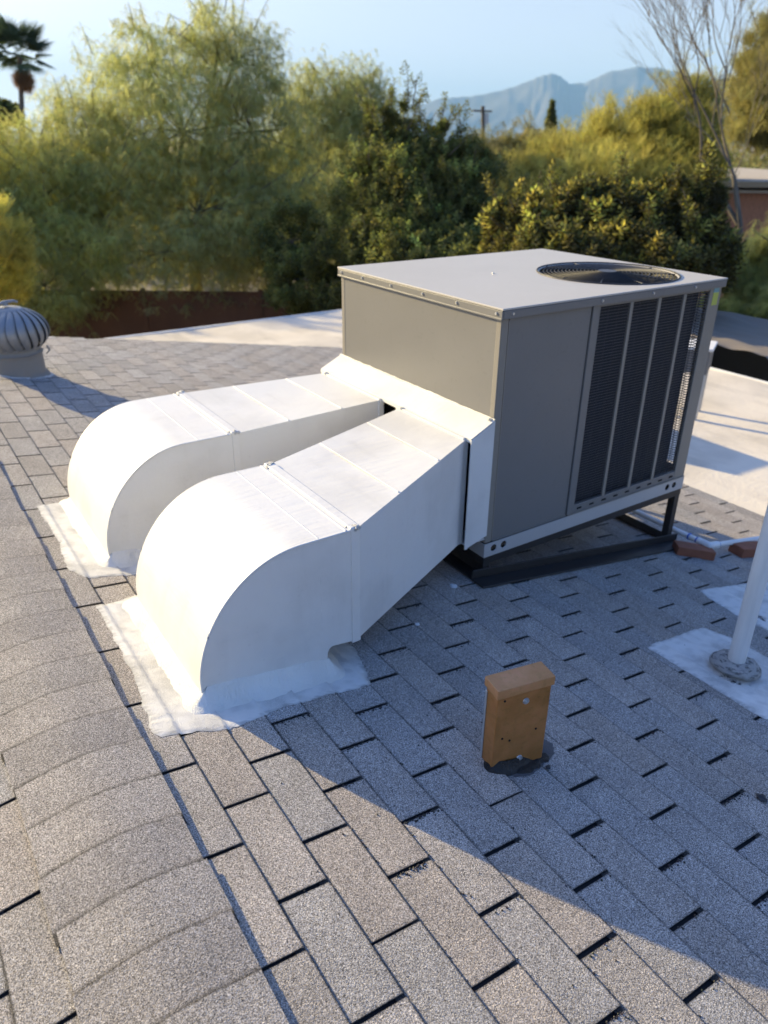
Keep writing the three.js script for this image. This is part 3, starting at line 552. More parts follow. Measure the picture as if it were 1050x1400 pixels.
  // fan: shroud, guard, blades, motor
  mesh('fan_shroud', new THREE.CylinderGeometry(FR + 0.004, FR - 0.012, 0.12, 64, 1, true).translate(FX, AY1 - 0.072, FZ), M.black, ac);
  const ring = []; for (let r = 0.055; r < FR; r += 0.0175) ring.push(new THREE.TorusGeometry(r, 0.0021, 5, 56).rotateX(Math.PI / 2).translate(FX, AY1 - 0.004 + 0.014 * (1 - (r / FR) ** 2), FZ));
  for (let k = 0; k < 10; k++) { const a = k / 10 * 2 * Math.PI; ring.push(rod(V(FX + 0.05 * Math.cos(a), AY1 + 0.006, FZ + 0.05 * Math.sin(a)), V(FX + (FR + 0.012) * Math.cos(a), AY1 - 0.002, FZ + (FR + 0.012) * Math.sin(a)), 0.0028, 5)); }
  ring.push(new THREE.TorusGeometry(FR + 0.008, 0.004, 6, 72).rotateX(Math.PI / 2).translate(FX, AY1 + 0.002, FZ));
  mesh('fan_guard', ring, M.black, ac); mesh('fan_shade', new THREE.CylinderGeometry(FR - 0.012, FR - 0.014, 0.004, 40).translate(FX, AY1 - 0.2, FZ), M.hole, ac);  // the black disc paints the shade deep in the fan opening
  mesh('fan_motor', [new THREE.CylinderGeometry(0.052, 0.052, 0.1, 20).translate(FX, AY1 - 0.09, FZ), new THREE.CylinderGeometry(0.045, 0.045, 0.006, 20).translate(FX, AY1 + 0.008, FZ)], M.wire, ac);
  for (let k = 0; k < 3; k++) {
    const g = new THREE.PlaneGeometry(0.23, 0.2, 8, 6), p = g.attributes.position;
    for (let i = 0; i < p.count; i++) { const r = 0.06 + (p.getX(i) + 0.115), w = p.getY(i) * (0.6 + 1.2 * r), a = k * 2.094 + 0.5 + w / (r + 0.12) * 0.8; p.setXYZ(i, FX + r * Math.cos(a), AY1 - 0.12 + w * 0.45 + 0.02 * Math.cos(w * 12), FZ + r * Math.sin(a)); }
    g.computeVertexNormals(); mesh('fan_blade', g, M.black, ac);
  }
  // energy label on the corner post
  const st = mesh('sticker', [span(3.113, 3.153, 0.772, 0.83, AZ1 + 0.002, AZ1 + 0.003, 0)], M.stickerYellow, ac); mesh('sticker_header', [span(3.113, 3.153, 0.83, 0.852, AZ1 + 0.002, AZ1 + 0.003, 0)], M.stickerTeal, st);
  // base rail with lifting holes
  const rs = new THREE.Shape([new THREE.Vector2(AX0 - 0.004, 0), new THREE.Vector2(AX1 + 0.006, 0), new THREE.Vector2(AX1 + 0.006, 0.066), new THREE.Vector2(AX0 - 0.004, 0.066)]);
  for (const x of [AX0 + 0.05, AX0 + 0.108, AX1 - 0.125, AX1 - 0.07]) { const p = new THREE.Path(); p.absarc(x, 0.036, 0.0165, 0, 2 * Math.PI, true); rs.holes.push(p); }
  const rail = (z) => new THREE.ExtrudeGeometry(rs, { depth: 0.004, bevelEnabled: false, curveSegments: 20 }).translate(0, AY0 - 0.07, z);
  mesh('base_rail', [metric(rail(AZ1 - 0.002)), metric(rail(AZ0 - 0.002)), span(AX0 - 0.004, AX0, AY0 - 0.07, AY0 - 0.004, AZ0 + 0.002, AZ1 - 0.002, 0.001), span(AX1 + 0.002, AX1 + 0.006, AY0 - 0.07, AY0 - 0.004, AZ0 + 0.002, AZ1 - 0.002, 0.001)], M.rail, ac);
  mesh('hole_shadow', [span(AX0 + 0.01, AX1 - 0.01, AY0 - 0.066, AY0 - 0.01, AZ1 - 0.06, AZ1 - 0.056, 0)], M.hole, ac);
}
{
  const st = thing('equipment_stand', 'black angle iron stand carrying the air conditioner above the sloping shingles', 'equipment stand');
  const yt = AY0 - 0.071, foot = (x) => -Math.tan(TH) * x + 0.012;
  mesh('top_frame', [span(AX0 + 0.0, AX1 + 0.01, yt - 0.04, yt, AZ1 - 0.045, AZ1 - 0.003, 0.003), span(AX0, AX1, yt - 0.04, yt, AZ0 + 0.002, AZ0 + 0.04, 0.003), span(AX0 - 0.002, AX0 + 0.04, yt - 0.039, yt - 0.001, AZ0 + 0.04, AZ1 - 0.045, 0.003), span(AX1 - 0.03, AX1 + 0.008, yt - 0.039, yt - 0.001, AZ0 + 0.04, AZ1 - 0.045, 0.003)], M.black, st);
  for (const [x, z] of [[AX0 + 0.022, AZ1 - 0.024], [AX1 - 0.012, AZ1 - 0.024], [AX0 + 0.022, AZ0 + 0.02], [AX1 - 0.012, AZ0 + 0.02]]) mesh('leg', [span(x - 0.02, x + 0.02, foot(x), yt - 0.04, z - 0.02, z + 0.02, 0.004)], M.black, st);
  const beam = (s0, s1, z0, z1, h0, h1) => metric(box(s1 - s0, h1 - h0, z1 - z0, (s0 + s1) / 2, (h0 + h1) / 2, (z0 + z1) / 2, 0.003).rotateZ(-TH));
  mesh('base_frame', [beam(1.765, 3.26, AZ1 + 0.0, AZ1 + 0.085, 0.012, 0.02), beam(1.765, 3.26, AZ1 - 0.004, AZ1 + 0.004, 0.02, 0.06), beam(1.765, 3.26, AZ0 - 0.05, AZ0 + 0.03, 0.012, 0.02), beam(1.768, 1.85, AZ0 + 0.03, AZ1, 0.013, 0.021), beam(1.846, 1.854, AZ0 + 0.03, AZ1 - 0.004, 0.021, 0.06), beam(3.18, 3.257, AZ0 + 0.03, AZ1, 0.013, 0.021), beam(3.176, 3.184, AZ0 + 0.03, AZ1 - 0.004, 0.021, 0.06)], M.black, st);
}
// ---------------------------------------------------------------- turbine vent
{
  const bx = 0.62, bz = -4.44, by = -Math.tan(TH) * bx;
  const t = thing('turbine_vent', 'round spinning galvanised turbine vent near the roof edge', 'turbine vent', [bx, by, bz]);
  mesh('neck', new THREE.LatheGeometry([[0.22, -0.05], [0.2, 0.0], [0.182, 0.02], [0.18, 0.15], [0.19, 0.155], [0.19, 0.162], [0.178, 0.168], [0.176, 0.2]].map(([x, y]) => new THREE.Vector2(x, y)), 48), M.neck, t);
  const vanes = 22, N = 10;
  const pos = [], idx = [], uv = [];
  for (let i = 0; i <= N; i++) for (let j = 0; j <= 4; j++) {
    const a = i / N, th = -0.74 + 1.88 * a, r = 0.248 * Math.cos(th), y = 0.313 + 0.165 * Math.sin(th), w = (j / 4 - 0.3) * (0.29 + 0.05 * Math.sin(Math.PI * a)), ph = w + 0.16 * Math.sin(a * 3), rad = r * (1 + 0.10 * (j / 4 - 0.5)) + 0.010 * Math.sin(j / 4 * Math.PI);
    pos.push(rad * Math.cos(ph), y, rad * Math.sin(ph)); uv.push(j / 4, a);
    if (i && j) { const q = (i - 1) * 5 + j - 1; idx.push(q, q + 5, q + 1, q + 1, q + 5, q + 6); }
  }
  const vg = new THREE.BufferGeometry(); vg.setAttribute('position', new THREE.Float32BufferAttribute(pos, 3)); vg.setAttribute('uv', new THREE.Float32BufferAttribute(uv, 2)); vg.setIndex(idx); vg.computeVertexNormals();
  const vm = M.turbine.clone(); vm.side = THREE.DoubleSide;
  for (let k = 0; k < vanes; k++) { const v = mesh('vane', vg, vm, t); v.rotation.y = k / vanes * 2 * Math.PI; }
  mesh('top_cap', new THREE.LatheGeometry([[0.001, 0.482], [0.05, 0.48], [0.09, 0.474], [0.108, 0.466], [0.112, 0.458], [0.108, 0.454]].map(([x, y]) => new THREE.Vector2(x, y)), 40), M.turbine, t);
  mesh('lower_ring', new THREE.TorusGeometry(0.187, 0.008, 8, 48).rotateX(Math.PI / 2).translate(0, 0.203, 0), M.turbine, t);
  mesh('bracket', [limb([V(-0.16, 0.47, 0.03), V(-0.06, 0.497, 0.01), V(0, 0.512, 0), V(0.06, 0.512, -0.02), V(0.085, 0.5, -0.03)], [0.012, 0.012, 0.014, 0.012, 0.01], 6), new THREE.CylinderGeometry(0.018, 0.022, 0.03, 10).translate(0, 0.505, 0)], M.turbine, t); mesh('clip', [limb([V(0.205, 0.2, 0.1), V(0.215, 0.17, 0.115), V(0.19, 0.145, 0.11)], [0.008, 0.009, 0.006], 6)], M.turbine, t);
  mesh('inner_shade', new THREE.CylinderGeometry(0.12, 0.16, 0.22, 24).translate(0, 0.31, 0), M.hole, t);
  const c = thing('roof_coating_patch', 'white coating smeared round the foot of the turbine vent', 'roof coating');
  const poly = []; for (let k = 0; k < 18; k++) { const a = k / 18 * 2 * Math.PI; poly.push([bx / CT + 0.222 * Math.cos(a) * (1 + 0.1 * Math.sin(3 * a)), bz + 0.215 * Math.sin(a)]); }
  mesh('coating', coatPatch(poly, 0.02, 0.004), M.coat, c);
}
// ---------------------------------------------------------------- small brown flue box
{
  const t = thing('flue_box', 'small brown metal flue box with a flat lid standing in black roof tar', 'flue box', [1.094, -0.187, 0.352], -0.2);
  mesh('body', [box(0.172, 0.30, 0.062, 0, 0.165, 0, 0.004)], M.brown, t);
  mesh('lid', [box(0.182, 0.03, 0.073, 0, 0.304, 0, 0.002)], M.lidBrown, t);
  for (const y of [0.255, 0.045]) mesh('screw', [new THREE.CylinderGeometry(0.009, 0.0105, 0.004, 14).rotateX(Math.PI / 2).translate(0.005, y, 0.033), new THREE.CylinderGeometry(0.0035, 0.004, 0.004, 6).rotateX(Math.PI / 2).translate(0.005, y, 0.036)], M.screw, t);
  for (const [x, y] of [[-0.035, 0.125], [0.05, 0.14], [-0.06, 0.14], [-0.07, 0.285]]) mesh('nail_hole', new THREE.CylinderGeometry(0.0035, 0.0035, 0.002, 8).rotateX(Math.PI / 2).translate(x, y, x < -0.065 ? 0.0415 : 0.0315), M.hole, t);
  mesh('flashing_strip', [box(0.003, 0.25, 0.009, -0.0875, 0.15, -0.0265, 0.001)], M.galv, t);
  const c = thing('roof_tar', 'black tar smeared on the shingles round the foot of the brown flue box', 'roof tar');
  const px = 1.094 / CT, ring = (r, q, ds = 0, dz = 0) => Array.from({ length: 22 }, (_, k) => { const a = k / 22 * 2 * Math.PI; return [px + ds + r * Math.cos(a) * (1 + 0.12 * Math.sin(2 * a + q)), 0.362 + dz + r * 0.62 * Math.sin(a) * (1 + 0.12 * Math.cos(3 * a))]; });
  mesh('tar', coatPatch(ring(0.082, 0.4, 0.03, 0.014), 0.022, 0.006, 0.003), M.tar, c);
  mesh('dull_smear', coatPatch(ring(0.125, 1.4, 0.034, -0.01), 0.014, 0.0015, 0.0008), M.tarDull, c);
  mesh('tar_mound', [bead((() => { const L = []; for (let k = 0; k <= 60; k++) { const a = -k / 60 * 2 * Math.PI; L.push([px + 0.085 * Math.cos(a) * 1.02, 0.357 + 0.032 * Math.sin(a), Math.cos(a), Math.sin(a)]); } return L; })(), 0, 0.03, 0.028)], M.tar, c);
}
// ---------------------------------------------------------------- white plumbing vent with its collar, and the patch behind it
{
  const t = thing('vent_pipe', 'tall white plumbing vent pipe rising from a stained round collar at the right', 'vent pipe', [2.262, -0.3665, 0.345]);
  mesh('pipe', new THREE.CylinderGeometry(0.0315, 0.0315, 1.5, 28).translate(0, 0.75, 0), M.pvc, t);
  const g = new THREE.LatheGeometry([[0.03, 0.062], [0.05, 0.064], [0.075, 0.058], [0.089, 0.042], [0.092, 0.03], [0.084, 0.024], [0.07, 0.02], [0.074, 0.006], [0.085, -0.01]].map(([x, y]) => new THREE.Vector2(x, y)), 36), p = g.attributes.position;
  for (let i = 0; i < p.count; i++) { const k = 1 + 0.05 * noise3(p.getX(i) * 22, p.getY(i) * 40, p.getZ(i) * 22), w = smooth(0.033, 0.06, Math.hypot(p.getX(i), p.getZ(i))); p.setXYZ(i, p.getX(i) * (1 + (k - 1) * w), p.getY(i) + 0.006 * w * noise2(p.getX(i) * 25, p.getZ(i) * 25) - p.getX(i) * 0.16 * w, p.getZ(i) * (1 + (k - 1) * w)); }
  g.computeVertexNormals(); mesh('collar', g, M.grime, t);
  const c = thing('roof_coating_patch', 'white coating square on the shingles under the tall plumbing vent pipe', 'roof coating');
  mesh('coating', coatPatch([[2.09, 0.085], [2.2, 0.075], [2.4, 0.07], [2.5, 0.075], [2.545, 0.2], [2.55, 0.6], [2.35, 0.615], [2.12, 0.6], [2.095, 0.57], [2.098, 0.3]], 0.009), M.coat, c);
  const px = 2.262 / CT, ring = Array.from({ length: 20 }, (_, k) => { const a = k / 20 * 2 * Math.PI; return [px + 0.104 * Math.cos(a), 0.36 + 0.098 * Math.sin(a)]; });
  mesh('dirt_stain', coatPatch(ring, 0.03, 0.0055, 0.003), M.grime, c);
  const d = thing('roof_coating_patch', 'stained white coating patch farther up behind the tall vent pipe at the right edge', 'roof coating');
  mesh('coating', coatPatch([[2.82, -0.17], [3.0, -0.15], [3.16, -0.13], [3.32, -0.1], [3.34, 0.3], [2.78, 0.27], [2.765, 0.05], [2.79, -0.1]], 0.012), M.coat, d);
  mesh('dirt_stain', coatPatch([[2.84, 0.08], [2.9, 0.07], [2.9, 0.16], [2.84, 0.17]], 0.03, 0.006, 0.003), M.grime, d);
}
// ---------------------------------------------------------------- condensate line on blocks
{
  const t = thing('drain_line', 'white plastic drain line running from under the unit over two blocks', 'drain pipe');
  const P = (x, z, h = 0.062) => V(x, -Math.tan(TH) * x + h, z), e = P(3.255, -0.432);
  mesh('pipe', [rod(P(3.262, -1.7), e, 0.0145, 16)], M.pvc, t); mesh('pipe', [rod(e, P(4.3, -0.38, 0.05), 0.0145, 16)], M.pvc, t);
  mesh('elbow_fitting', [rod(P(3.2555, -0.5), e, 0.02, 16), new THREE.SphereGeometry(0.0205, 16, 12).translate(e.x, e.y, e.z), rod(e, P(3.325, -0.428, 0.061), 0.02, 16)], M.pvc, t);
  for (const g of [rod(P(3.256, -0.512), P(3.256, -0.497), 0.0152, 16), rod(P(3.322, -0.428, 0.061), P(3.336, -0.4275, 0.061), 0.0152, 16), rod(P(3.2565, -0.56), P(3.2565, -0.552), 0.0185, 16)]) mesh('blue_primer', g, M.tape, t);
  const block = (label, cat, x, z, w, h, d, turn, mat) => { const b = thing(cat.replace(' ', '_'), label, cat, [x, -Math.tan(TH) * x + 0.006, z]); const m = mesh('block', [box(w, h, d, 0, h / 2, 0, 0.006)], mat, b); m.rotation.set(0, turn, -TH); m.rotation.order = 'ZYX'; return b; };
  block('red clay brick under the bend of the drain line, beside the stand', 'brick', 3.165, -0.462, 0.1, 0.05, 0.2, 0.9, M.clay);
  block('brown block under the drain line, partly behind the tall vent pipe', 'brick', 3.53, -0.36, 0.1, 0.055, 0.2, 1.35, M.clay);
}
{ // litter on the shingles
  const bits = [[1.629, -0.588, 0.016, 'white', 'white flake of sealant lying beside the corner of the black stand'], [1.285, -0.382, 0.009, 'white', 'small white flake lying on the shaded shingles under the nearer duct'], [1.671, 0.805, 0.014, 'dark', 'dark bit of debris lying on the shingles at the right edge'], [1.165, 0.43, 0.008, 'dark', 'dark crumb lying beside the tar of the brown flue box']];
  for (const [x, z, r, tone, label] of bits) { const g = blob(0, 0, 0, r, 0.35); g.translate(x, -Math.tan(TH) * x + 0.012, z); tag(mesh(tone === 'white' ? 'sealant_flake' : 'debris', g, tone === 'white' ? M.pvc : M.black), label, 'debris'); }
}
{
  const t = thing('added_cooler', 'box cooler added unseen behind the big air conditioner to shadow the flat roof', 'cooler', [4.085, -Math.tan(TH) * 4.085, -3.85]);  // added out of view to cast the shadow band on the flat roof
  mesh('cabinet', [span(-0.225, 0.225, 0.2, 0.77, -0.4, 0.4, 0.01)], M.cabinet, t);
  for (const [x, z] of [[-0.2, -0.38], [0.2, -0.38], [-0.2, 0.38], [0.2, 0.38]]) mesh('leg', [span(x - 0.02, x + 0.02, -Math.tan(TH) * x + 0.01, 0.2, z - 0.02, z + 0.02, 0.003)], M.galv, t);
  for (let k = 0; k < 7; k++) mesh('louvre', [span(-0.19, 0.19, 0.25 + k * 0.07, 0.27 + k * 0.07, 0.4, 0.415, 0.003)], M.cabinetPost, t);
}
{
  const t = thing('roof_grit', 'dark crumbs and loose grit lying along the slots of the shaded shingles', 'grit', [0, 0, 0], 0, null, 'stuff'), list = [];
  const add = (s, z, r) => { const v = (s - S0) / COURSE, f = v - Math.floor(v), p = roofAt(s, 0.0058 + 0.0052 * f, z); list.push({ p, s: r, rx: rnd() * 6, rz: rnd() * 6, c: [rr(0.4, 1.3), rr(0.4, 1.2), rr(0.4, 1.2)] }); };
  for (let c = 3; c < 30; c++) for (let k = -12; k < 10; k++) {
    const s = S0 + c * COURSE, z = zSlot(c, k); if (z > 2.4 || z < -3 || rnd() < 0.35) continue;
    const n = Math.floor(rr(4, 34) * rnd() * 1.6); for (let i = 0; i < n; i++) add(s + rr(0.01, 0.125), z + Math.abs(gauss()) * 0.014 + 0.003, rr(0.0012, 0.0034));
    if (rnd() < 0.55) { const m = Math.floor(rr(6, 26)), q = rr(0.05, 0.28); for (let i = 0; i < m; i++) add(s + 0.002 + Math.abs(gauss()) * 0.006, z + rnd() * q, rr(0.001, 0.003)); }
  }
  for (let i = 0; i < 420; i++) add(rr(0.3, 3.6), rr(-2.5, 2), rr(0.0012, 0.003));
  inst('grit', new THREE.IcosahedronGeometry(1, 0), M.black, list, t).userData.kind = 'stuff';
}
// ---------------------------------------------------------------- beyond the flat roof
{
  const t = thing('metal_box', 'grey metal box with a pale top standing on thin legs behind the unit', 'metal box', [5.62, FLAT_Y, -2.28], 0.5);
  mesh('body', [box(0.3, 0.2, 0.24, 0, 0.5, 0, 0.008)], M.cabinet, t); mesh('top', [box(0.33, 0.024, 0.27, 0, 0.613, 0, 0.005)], M.trimWhite, t);
  for (const [x, z] of [[-0.13, -0.1], [0.13, -0.1], [-0.13, 0.1], [0.13, 0.1]]) mesh('leg', [span(x - 0.012, x + 0.012, 0.004, 0.4, z - 0.012, z + 0.012, 0.003)], M.galv, t);
}
{
  const t = thing('shade_tarp', 'grey weathered tarp sagging over the dark patio beyond the flat roof', 'tarp');
  const g = new THREE.PlaneGeometry(1, 1, 150, 40), p = g.attributes.position;
  for (let i = 0; i < p.count; i++) {
    const u = p.getX(i) + 0.5, v = p.getY(i) + 0.5, x = 7.55 + 1.9 * v, z = -5.5 + 7 * u;
    const sag = 0.12 * Math.sin(Math.PI * u) * Math.sin(Math.PI * v) + 0.025 * noise2(u * 7, v * 5), edge = (1 - smooth(0, 0.12, v)), fold = Math.max(0, 1 - Math.abs(z + 2.5) / 0.24) * 0.24 + Math.max(0, 1 - Math.abs(z + 0.6) / 0.2) * 0.12;
    p.setXYZ(i, x, -0.5 - 0.1 * v - sag - edge * (0.06 + fold + 0.02 * noise2(u * 20, 3)), z);
  }
  g.computeVertexNormals(); mesh('cloth', g, M.tarp, t); mesh('added_curtain', [span(7.6, 9.4, GROUND + 0.02, -0.62, -5.5, -5.48, 0)], M.tarp, t); mesh('added_curtain', [span(9.42, 9.44, GROUND + 0.02, -0.64, -5.4, 1.5, 0)], M.tarp, t);  // curtains added to block the sun and keep the patio beneath dark
  for (const [x, z] of [[7.6, -5.4], [9.3, -5.4], [7.7, 1.4], [9.3, 1.4]]) mesh('post', [rod(V(x, GROUND, z), V(x, -0.6, z), 0.025, 10)], M.galv, t);
  mesh('hem', [rod(V(7.54, -0.64, -2.05), V(7.54, -0.645, -1.0), 0.014, 6)], M.tape, t);
}
{
  const f = thing('garden_fence', 'dark brown panel fence in shade below the trees behind the roof', 'fence');
  const a = V(-7.5, 0, -22.6), b = V(12.5, 0, -8.9), dir = b.clone().sub(a), len = dir.length(); dir.normalize(); const ang = -Math.atan2(dir.z, dir.x), n = Math.round(len / 2.42), w = len / n;
  const post = box(0.08, 2.0, 0.08, 0, 1.0, 0, 0.006), cap = box(2.42, 0.04, 0.07, 0, 1.93, 0, 0.006), panel = box(2.36, 1.9, 0.02, 0, 0.95, 0, 0.003);
  for (let i = 0; i <= n; i++) { const p = a.clone().addScaledVector(dir, i * w); const m = mesh('post', post, M.fence, f); m.position.set(p.x, GROUND, p.z); m.rotation.y = ang; if (i === n) break;
    const q = a.clone().addScaledVector(dir, (i + 0.5) * w); const c = mesh('top_rail', cap, M.fence, f); c.position.set(q.x, GROUND, q.z); c.rotation.y = ang;
    const d = mesh('panel', panel, M.fence, f); d.position.set(q.x, GROUND + rr(-0.02, 0.02), q.z); d.rotation.y = ang + gauss() * 0.006; }
}
{
  const h = thing('brick_house', 'low brick house with a white roof edge behind the trees at right', 'house', [23.6, GROUND, -11.6], 1.02);
  mesh('wall', [span(-5, 5, 0, 3.75, -6, 0, 0)], M.houseBrick, h);
  mesh('roof', [span(-5.38, 5.38, 3.86, 3.99, -6.38, 0.46, 0.01)], M.stucco, h); mesh('fascia', [span(-5.42, 5.42, 3.79, 3.97, 0.46, 0.5, 0.006)], M.trimWhite, h); mesh('soffit', [span(-5.3, 5.3, 3.74, 3.8, -6.3, 0.4, 0)], M.stucco, h);
  for (const x of [-3.1, 0.4, 3]) { const w = mesh('window', [span(x - 0.6, x + 0.6, 1.3, 2.8, 0.0, 0.05, 0.01)], M.trimWhite, h); mesh('pane', [span(x - 0.52, x - 0.03, 1.38, 2.72, 0.05, 0.056, 0), span(x + 0.03, x + 0.52, 1.38, 2.72, 0.05, 0.056, 0)], M.paneDark, w); }
}
// ---------------------------------------------------------------- trees
function quadLeaf(pos, base, dir, side, len, wid, fold) { // folded leaf: two triangles each side of the midrib
  const tip = base.clone().addScaledVector(dir, len), mid = base.clone().addScaledVector(dir, len * 0.45), up = dir.clone().cross(side).multiplyScalar(fold * wid);
  const l = mid.clone().addScaledVector(side, wid / 2).add(up), r = mid.clone().addScaledVector(side, -wid / 2).add(up);
  for (const p of [base, l, tip, base, tip, r]) pos.push(p.x, p.y, p.z);
}
const sprigGeo = (fn) => { const pos = []; fn(pos); const g = new THREE.BufferGeometry(); g.setAttribute('position', new THREE.Float32BufferAttribute(pos, 3)); g.computeVertexNormals(); return g; };
const SPRIG = {
  feather: sprigGeo((p) => { // three drooping stalks, each with paired leaflets; about 1 unit long
    for (let s = 0; s < 3; s++) { const a = s * 2.1, d0 = V(Math.cos(a) * 0.6, -0.45, Math.sin(a) * 0.6).normalize(), side = d0.clone().cross(V(0, 1, 0)).normalize();
      for (let k = 1; k < 9; k++) { const t = k / 9, b = d0.clone().multiplyScalar(t).add(V(0, -0.3 * t * t, 0)); for (const q of [-1, 1]) quadLeaf(p, b, side.clone().multiplyScalar(q).addScaledVector(d0, 0.7).add(V(0, 0.15, 0)).normalize(), d0, 0.24, 0.07, 0.2); }
      p.push(0, 0, 0, d0.x * 0.5, d0.y * 0.5, d0.z * 0.5, d0.x * 0.5, d0.y * 0.5 + 0.012, d0.z * 0.5); } }),
  broad: sprigGeo((p) => { for (let k = 0; k < 9; k++) { const a = k * 2.4, el = -0.35 + 0.14 * k, d = V(Math.cos(a) * Math.cos(el), Math.sin(el), Math.sin(a) * Math.cos(el)); quadLeaf(p, V(0, 0.1 * k - 0.4, 0), d, d.clone().cross(V(0.1, 1, 0)).normalize(), 0.62, 0.36, 0.25); } }),
  wisp: sprigGeo((p) => { // fine green twigs fanning upwards with tiny leaflets
    for (let s = 0; s < 5; s++) { const a = s * 2.4, d = V(Math.cos(a) * 0.55, 0.75, Math.sin(a) * 0.55).normalize(), side = d.clone().cross(V(0, 1, 0.2)).normalize();
      const tip = d.clone().multiplyScalar(1.1).add(V(0, -0.15, 0)); p.push(0, 0, 0, tip.x, tip.y, tip.z, side.x * 0.025, 0, side.z * 0.025);
      for (let k = 2; k < 9; k++) { const b = tip.clone().multiplyScalar(k / 9); quadLeaf(p, b, side.clone().multiplyScalar(k % 2 ? 1 : -1).addScaledVector(d, 0.8).normalize(), d, 0.17, 0.06, 0.2); } } }),
};
function inst(name, geo, mat, list, parent) {
  const m = new THREE.InstancedMesh(geo, mat, list.length), o = new THREE.Object3D(), c = new THREE.Color();
  list.forEach((l, i) => { o.position.copy(l.p); o.rotation.set(l.rx ?? gauss() * 0.5, l.ry ?? rnd() * 6.283, l.rz ?? gauss() * 0.5); o.scale.setScalar(l.s); o.updateMatrix(); m.setMatrixAt(i, o.matrix); m.setColorAt(i, c.setRGB(...l.c)); });
  m.name = name; m.castShadow = m.receiveShadow = true; parent.add(m); return m;
}
// lobes: [x, y, z, rx, ry] crown masses; n sprigs in all; tips: share of clumps coloured as if sunlit
function tree({ name = 'tree', label, category = 'tree', base, fork, r = 0.16, lobes, sprig, size, n, mat, bark = M.bark, shoots = 0, shootLen = 1, spread = 0.2, hue = 0.12, dark = 0.75, twigs = 6, hollow = 0.45, tips = 0, sunPaintMax = 3 }) {
  const t = thing(name, label, category), wood = [], bare = [], leaves = [], B = V(...base), F = V(...fork);
  wood.push(bent(B, F, 0.05, r, r * 0.75, 6, 9));
  const vol = lobes.map((l) => (l[3] * l[3] * l[4]) ** 0.72), sum = vol.reduce((a, b) => a + b, 0);
  let sunPaint = false;
  const leafAt = (p, tone, s = 1) => { const k = tone * rr(dark, 1.25) * (tips && sunPaint && rnd() < 0.5 ? rr(1.6, sunPaintMax) : 1), w = 1 + gauss() * hue; leaves.push({ p, s: size * rr(0.7, 1.25) * s, c: [k * w, k, k * (1 - gauss() * hue)] }); };
  lobes.forEach((l, li) => {
    const c = V(l[0], l[1], l[2]), tone = rr(0.85, 1.15), join = F.clone().lerp(c, 0.15).add(V(0, -0.1, 0));
    wood.push(bent(F, join, 0.02, r * 0.7, r * 0.5, 2, 7), bent(join, c, 0.1, r * 0.5, r * 0.16, 6, 7));
    const cnt = Math.round(n * vol[li] / sum), clumps = Math.max(8, Math.round(cnt / 34)), per = Math.round(cnt / clumps);
    for (let k = 0; k < clumps; k++) {
      const d = V(gauss(), gauss(), gauss()).normalize(), rad = hollow + (1 - hollow) * Math.sqrt(rnd()), p = V(c.x + d.x * l[3] * rad, c.y + d.y * l[4] * rad, c.z + d.z * l[3] * rad), ct = tone * rr(0.8, 1.2);
      if (k % Math.max(1, Math.round(clumps / twigs)) === 0 || k % 9 === 0) bare.push(bent(c, p, 0.2, r * 0.1, 0.005, 4, 4));
      const sp = spread * l[3] * rr(0.6, 1.3); sunPaint = rnd() < tips * (d.y > 0 ? 1.6 : 0.7);  // sunlight painted into the leaf colour of some clumps, mostly upper ones
      for (let i = 0; i < per; i++) leafAt(V(p.x + gauss() * sp, p.y + gauss() * sp * 0.8 - Math.abs(gauss()) * sp * 0.2, p.z + gauss() * sp), ct);
    }
    for (let k = 0; k < shoots; k++) {
      const d = V(gauss(), 0.3 + rnd() * 0.9, gauss()).normalize(), p = V(c.x + d.x * l[3] * 0.9, c.y + d.y * l[4] * 0.9, c.z + d.z * l[3] * 0.9), e = p.clone().addScaledVector(d, shootLen * rr(0.4, 1.1)).add(V(gauss() * 0.2, rr(0, 0.35) * shootLen, gauss() * 0.2));
      bare.push(bent(p, e, 0.06, 0.012, 0.004, 4, 4));
      const m = 9 + Math.floor(shootLen * 8); for (let i = 0; i < m; i++) { const q = p.clone().lerp(e, i / m).add(V(gauss() * 0.07, gauss() * 0.07, gauss() * 0.07)); leafAt(q, tone, 0.8); }
    }
  });
  mesh('trunk', wood, bark, t); mesh('branches', bare, bark, t); inst('crown', SPRIG[sprig], mat, leaves, t).userData.kind = 'stuff';
  return t;
}
const L = {
  mesquite: leafMat(0.45, 0.47, 0.175, 0.6), mesquiteGold: leafMat(0.50, 0.51, 0.16, 0.6), deep: leafMat(0.19, 0.205, 0.05, 0.5), citrus: leafMat(0.12, 0.115, 0.025, 0.55), palo: leafMat(0.43, 0.40, 0.10, 0.5), olive: leafMat(0.32, 0.30, 0.11, 0.5), gold: leafMat(0.62, 0.57, 0.13, 0.55), palm: leafMat(0.08, 0.12, 0.06, 0.3), dry: leafMat(0.26, 0.15, 0.08, 0.3),
};
tree({ name: 'mesquite_tree', label: 'tall feathery olive green mesquite above the brown fence, left of centre', base: [6.41,-3.3,-16.33], fork: [6.36,-0.69,-16.35], r: 0.2,
  lobes: [[5.01,1.99,-16.78,1.17,1.17], [5.89,2.76,-16.51,1.01,0.93], [7.54,2.94,-15.87,1.07,1.07], [6.24,1.59,-15.86,1.73,1.41], [7.6,1.6,-15.3,1.28,1.51], [4.67,0.47,-15.84,1.39,1.31], [6.06,0.05,-14.97,1.8,1.33], [7.73,0.01,-14.69,1.3,1.38], [4.18,1.09,-16.48,1.07,1.15], [7.44,3.37,-16.35,0.71,0.63], [5.14,-0.67,-14.65,1.68,0.69], [7.05,-0.81,-14.12,1.43,0.71]],
  sprig: 'feather', size: 0.15, n: 26000, mat: L.mesquite, shoots: 8, shootLen: 0.6, spread: 0.4, hollow: 0.3 });
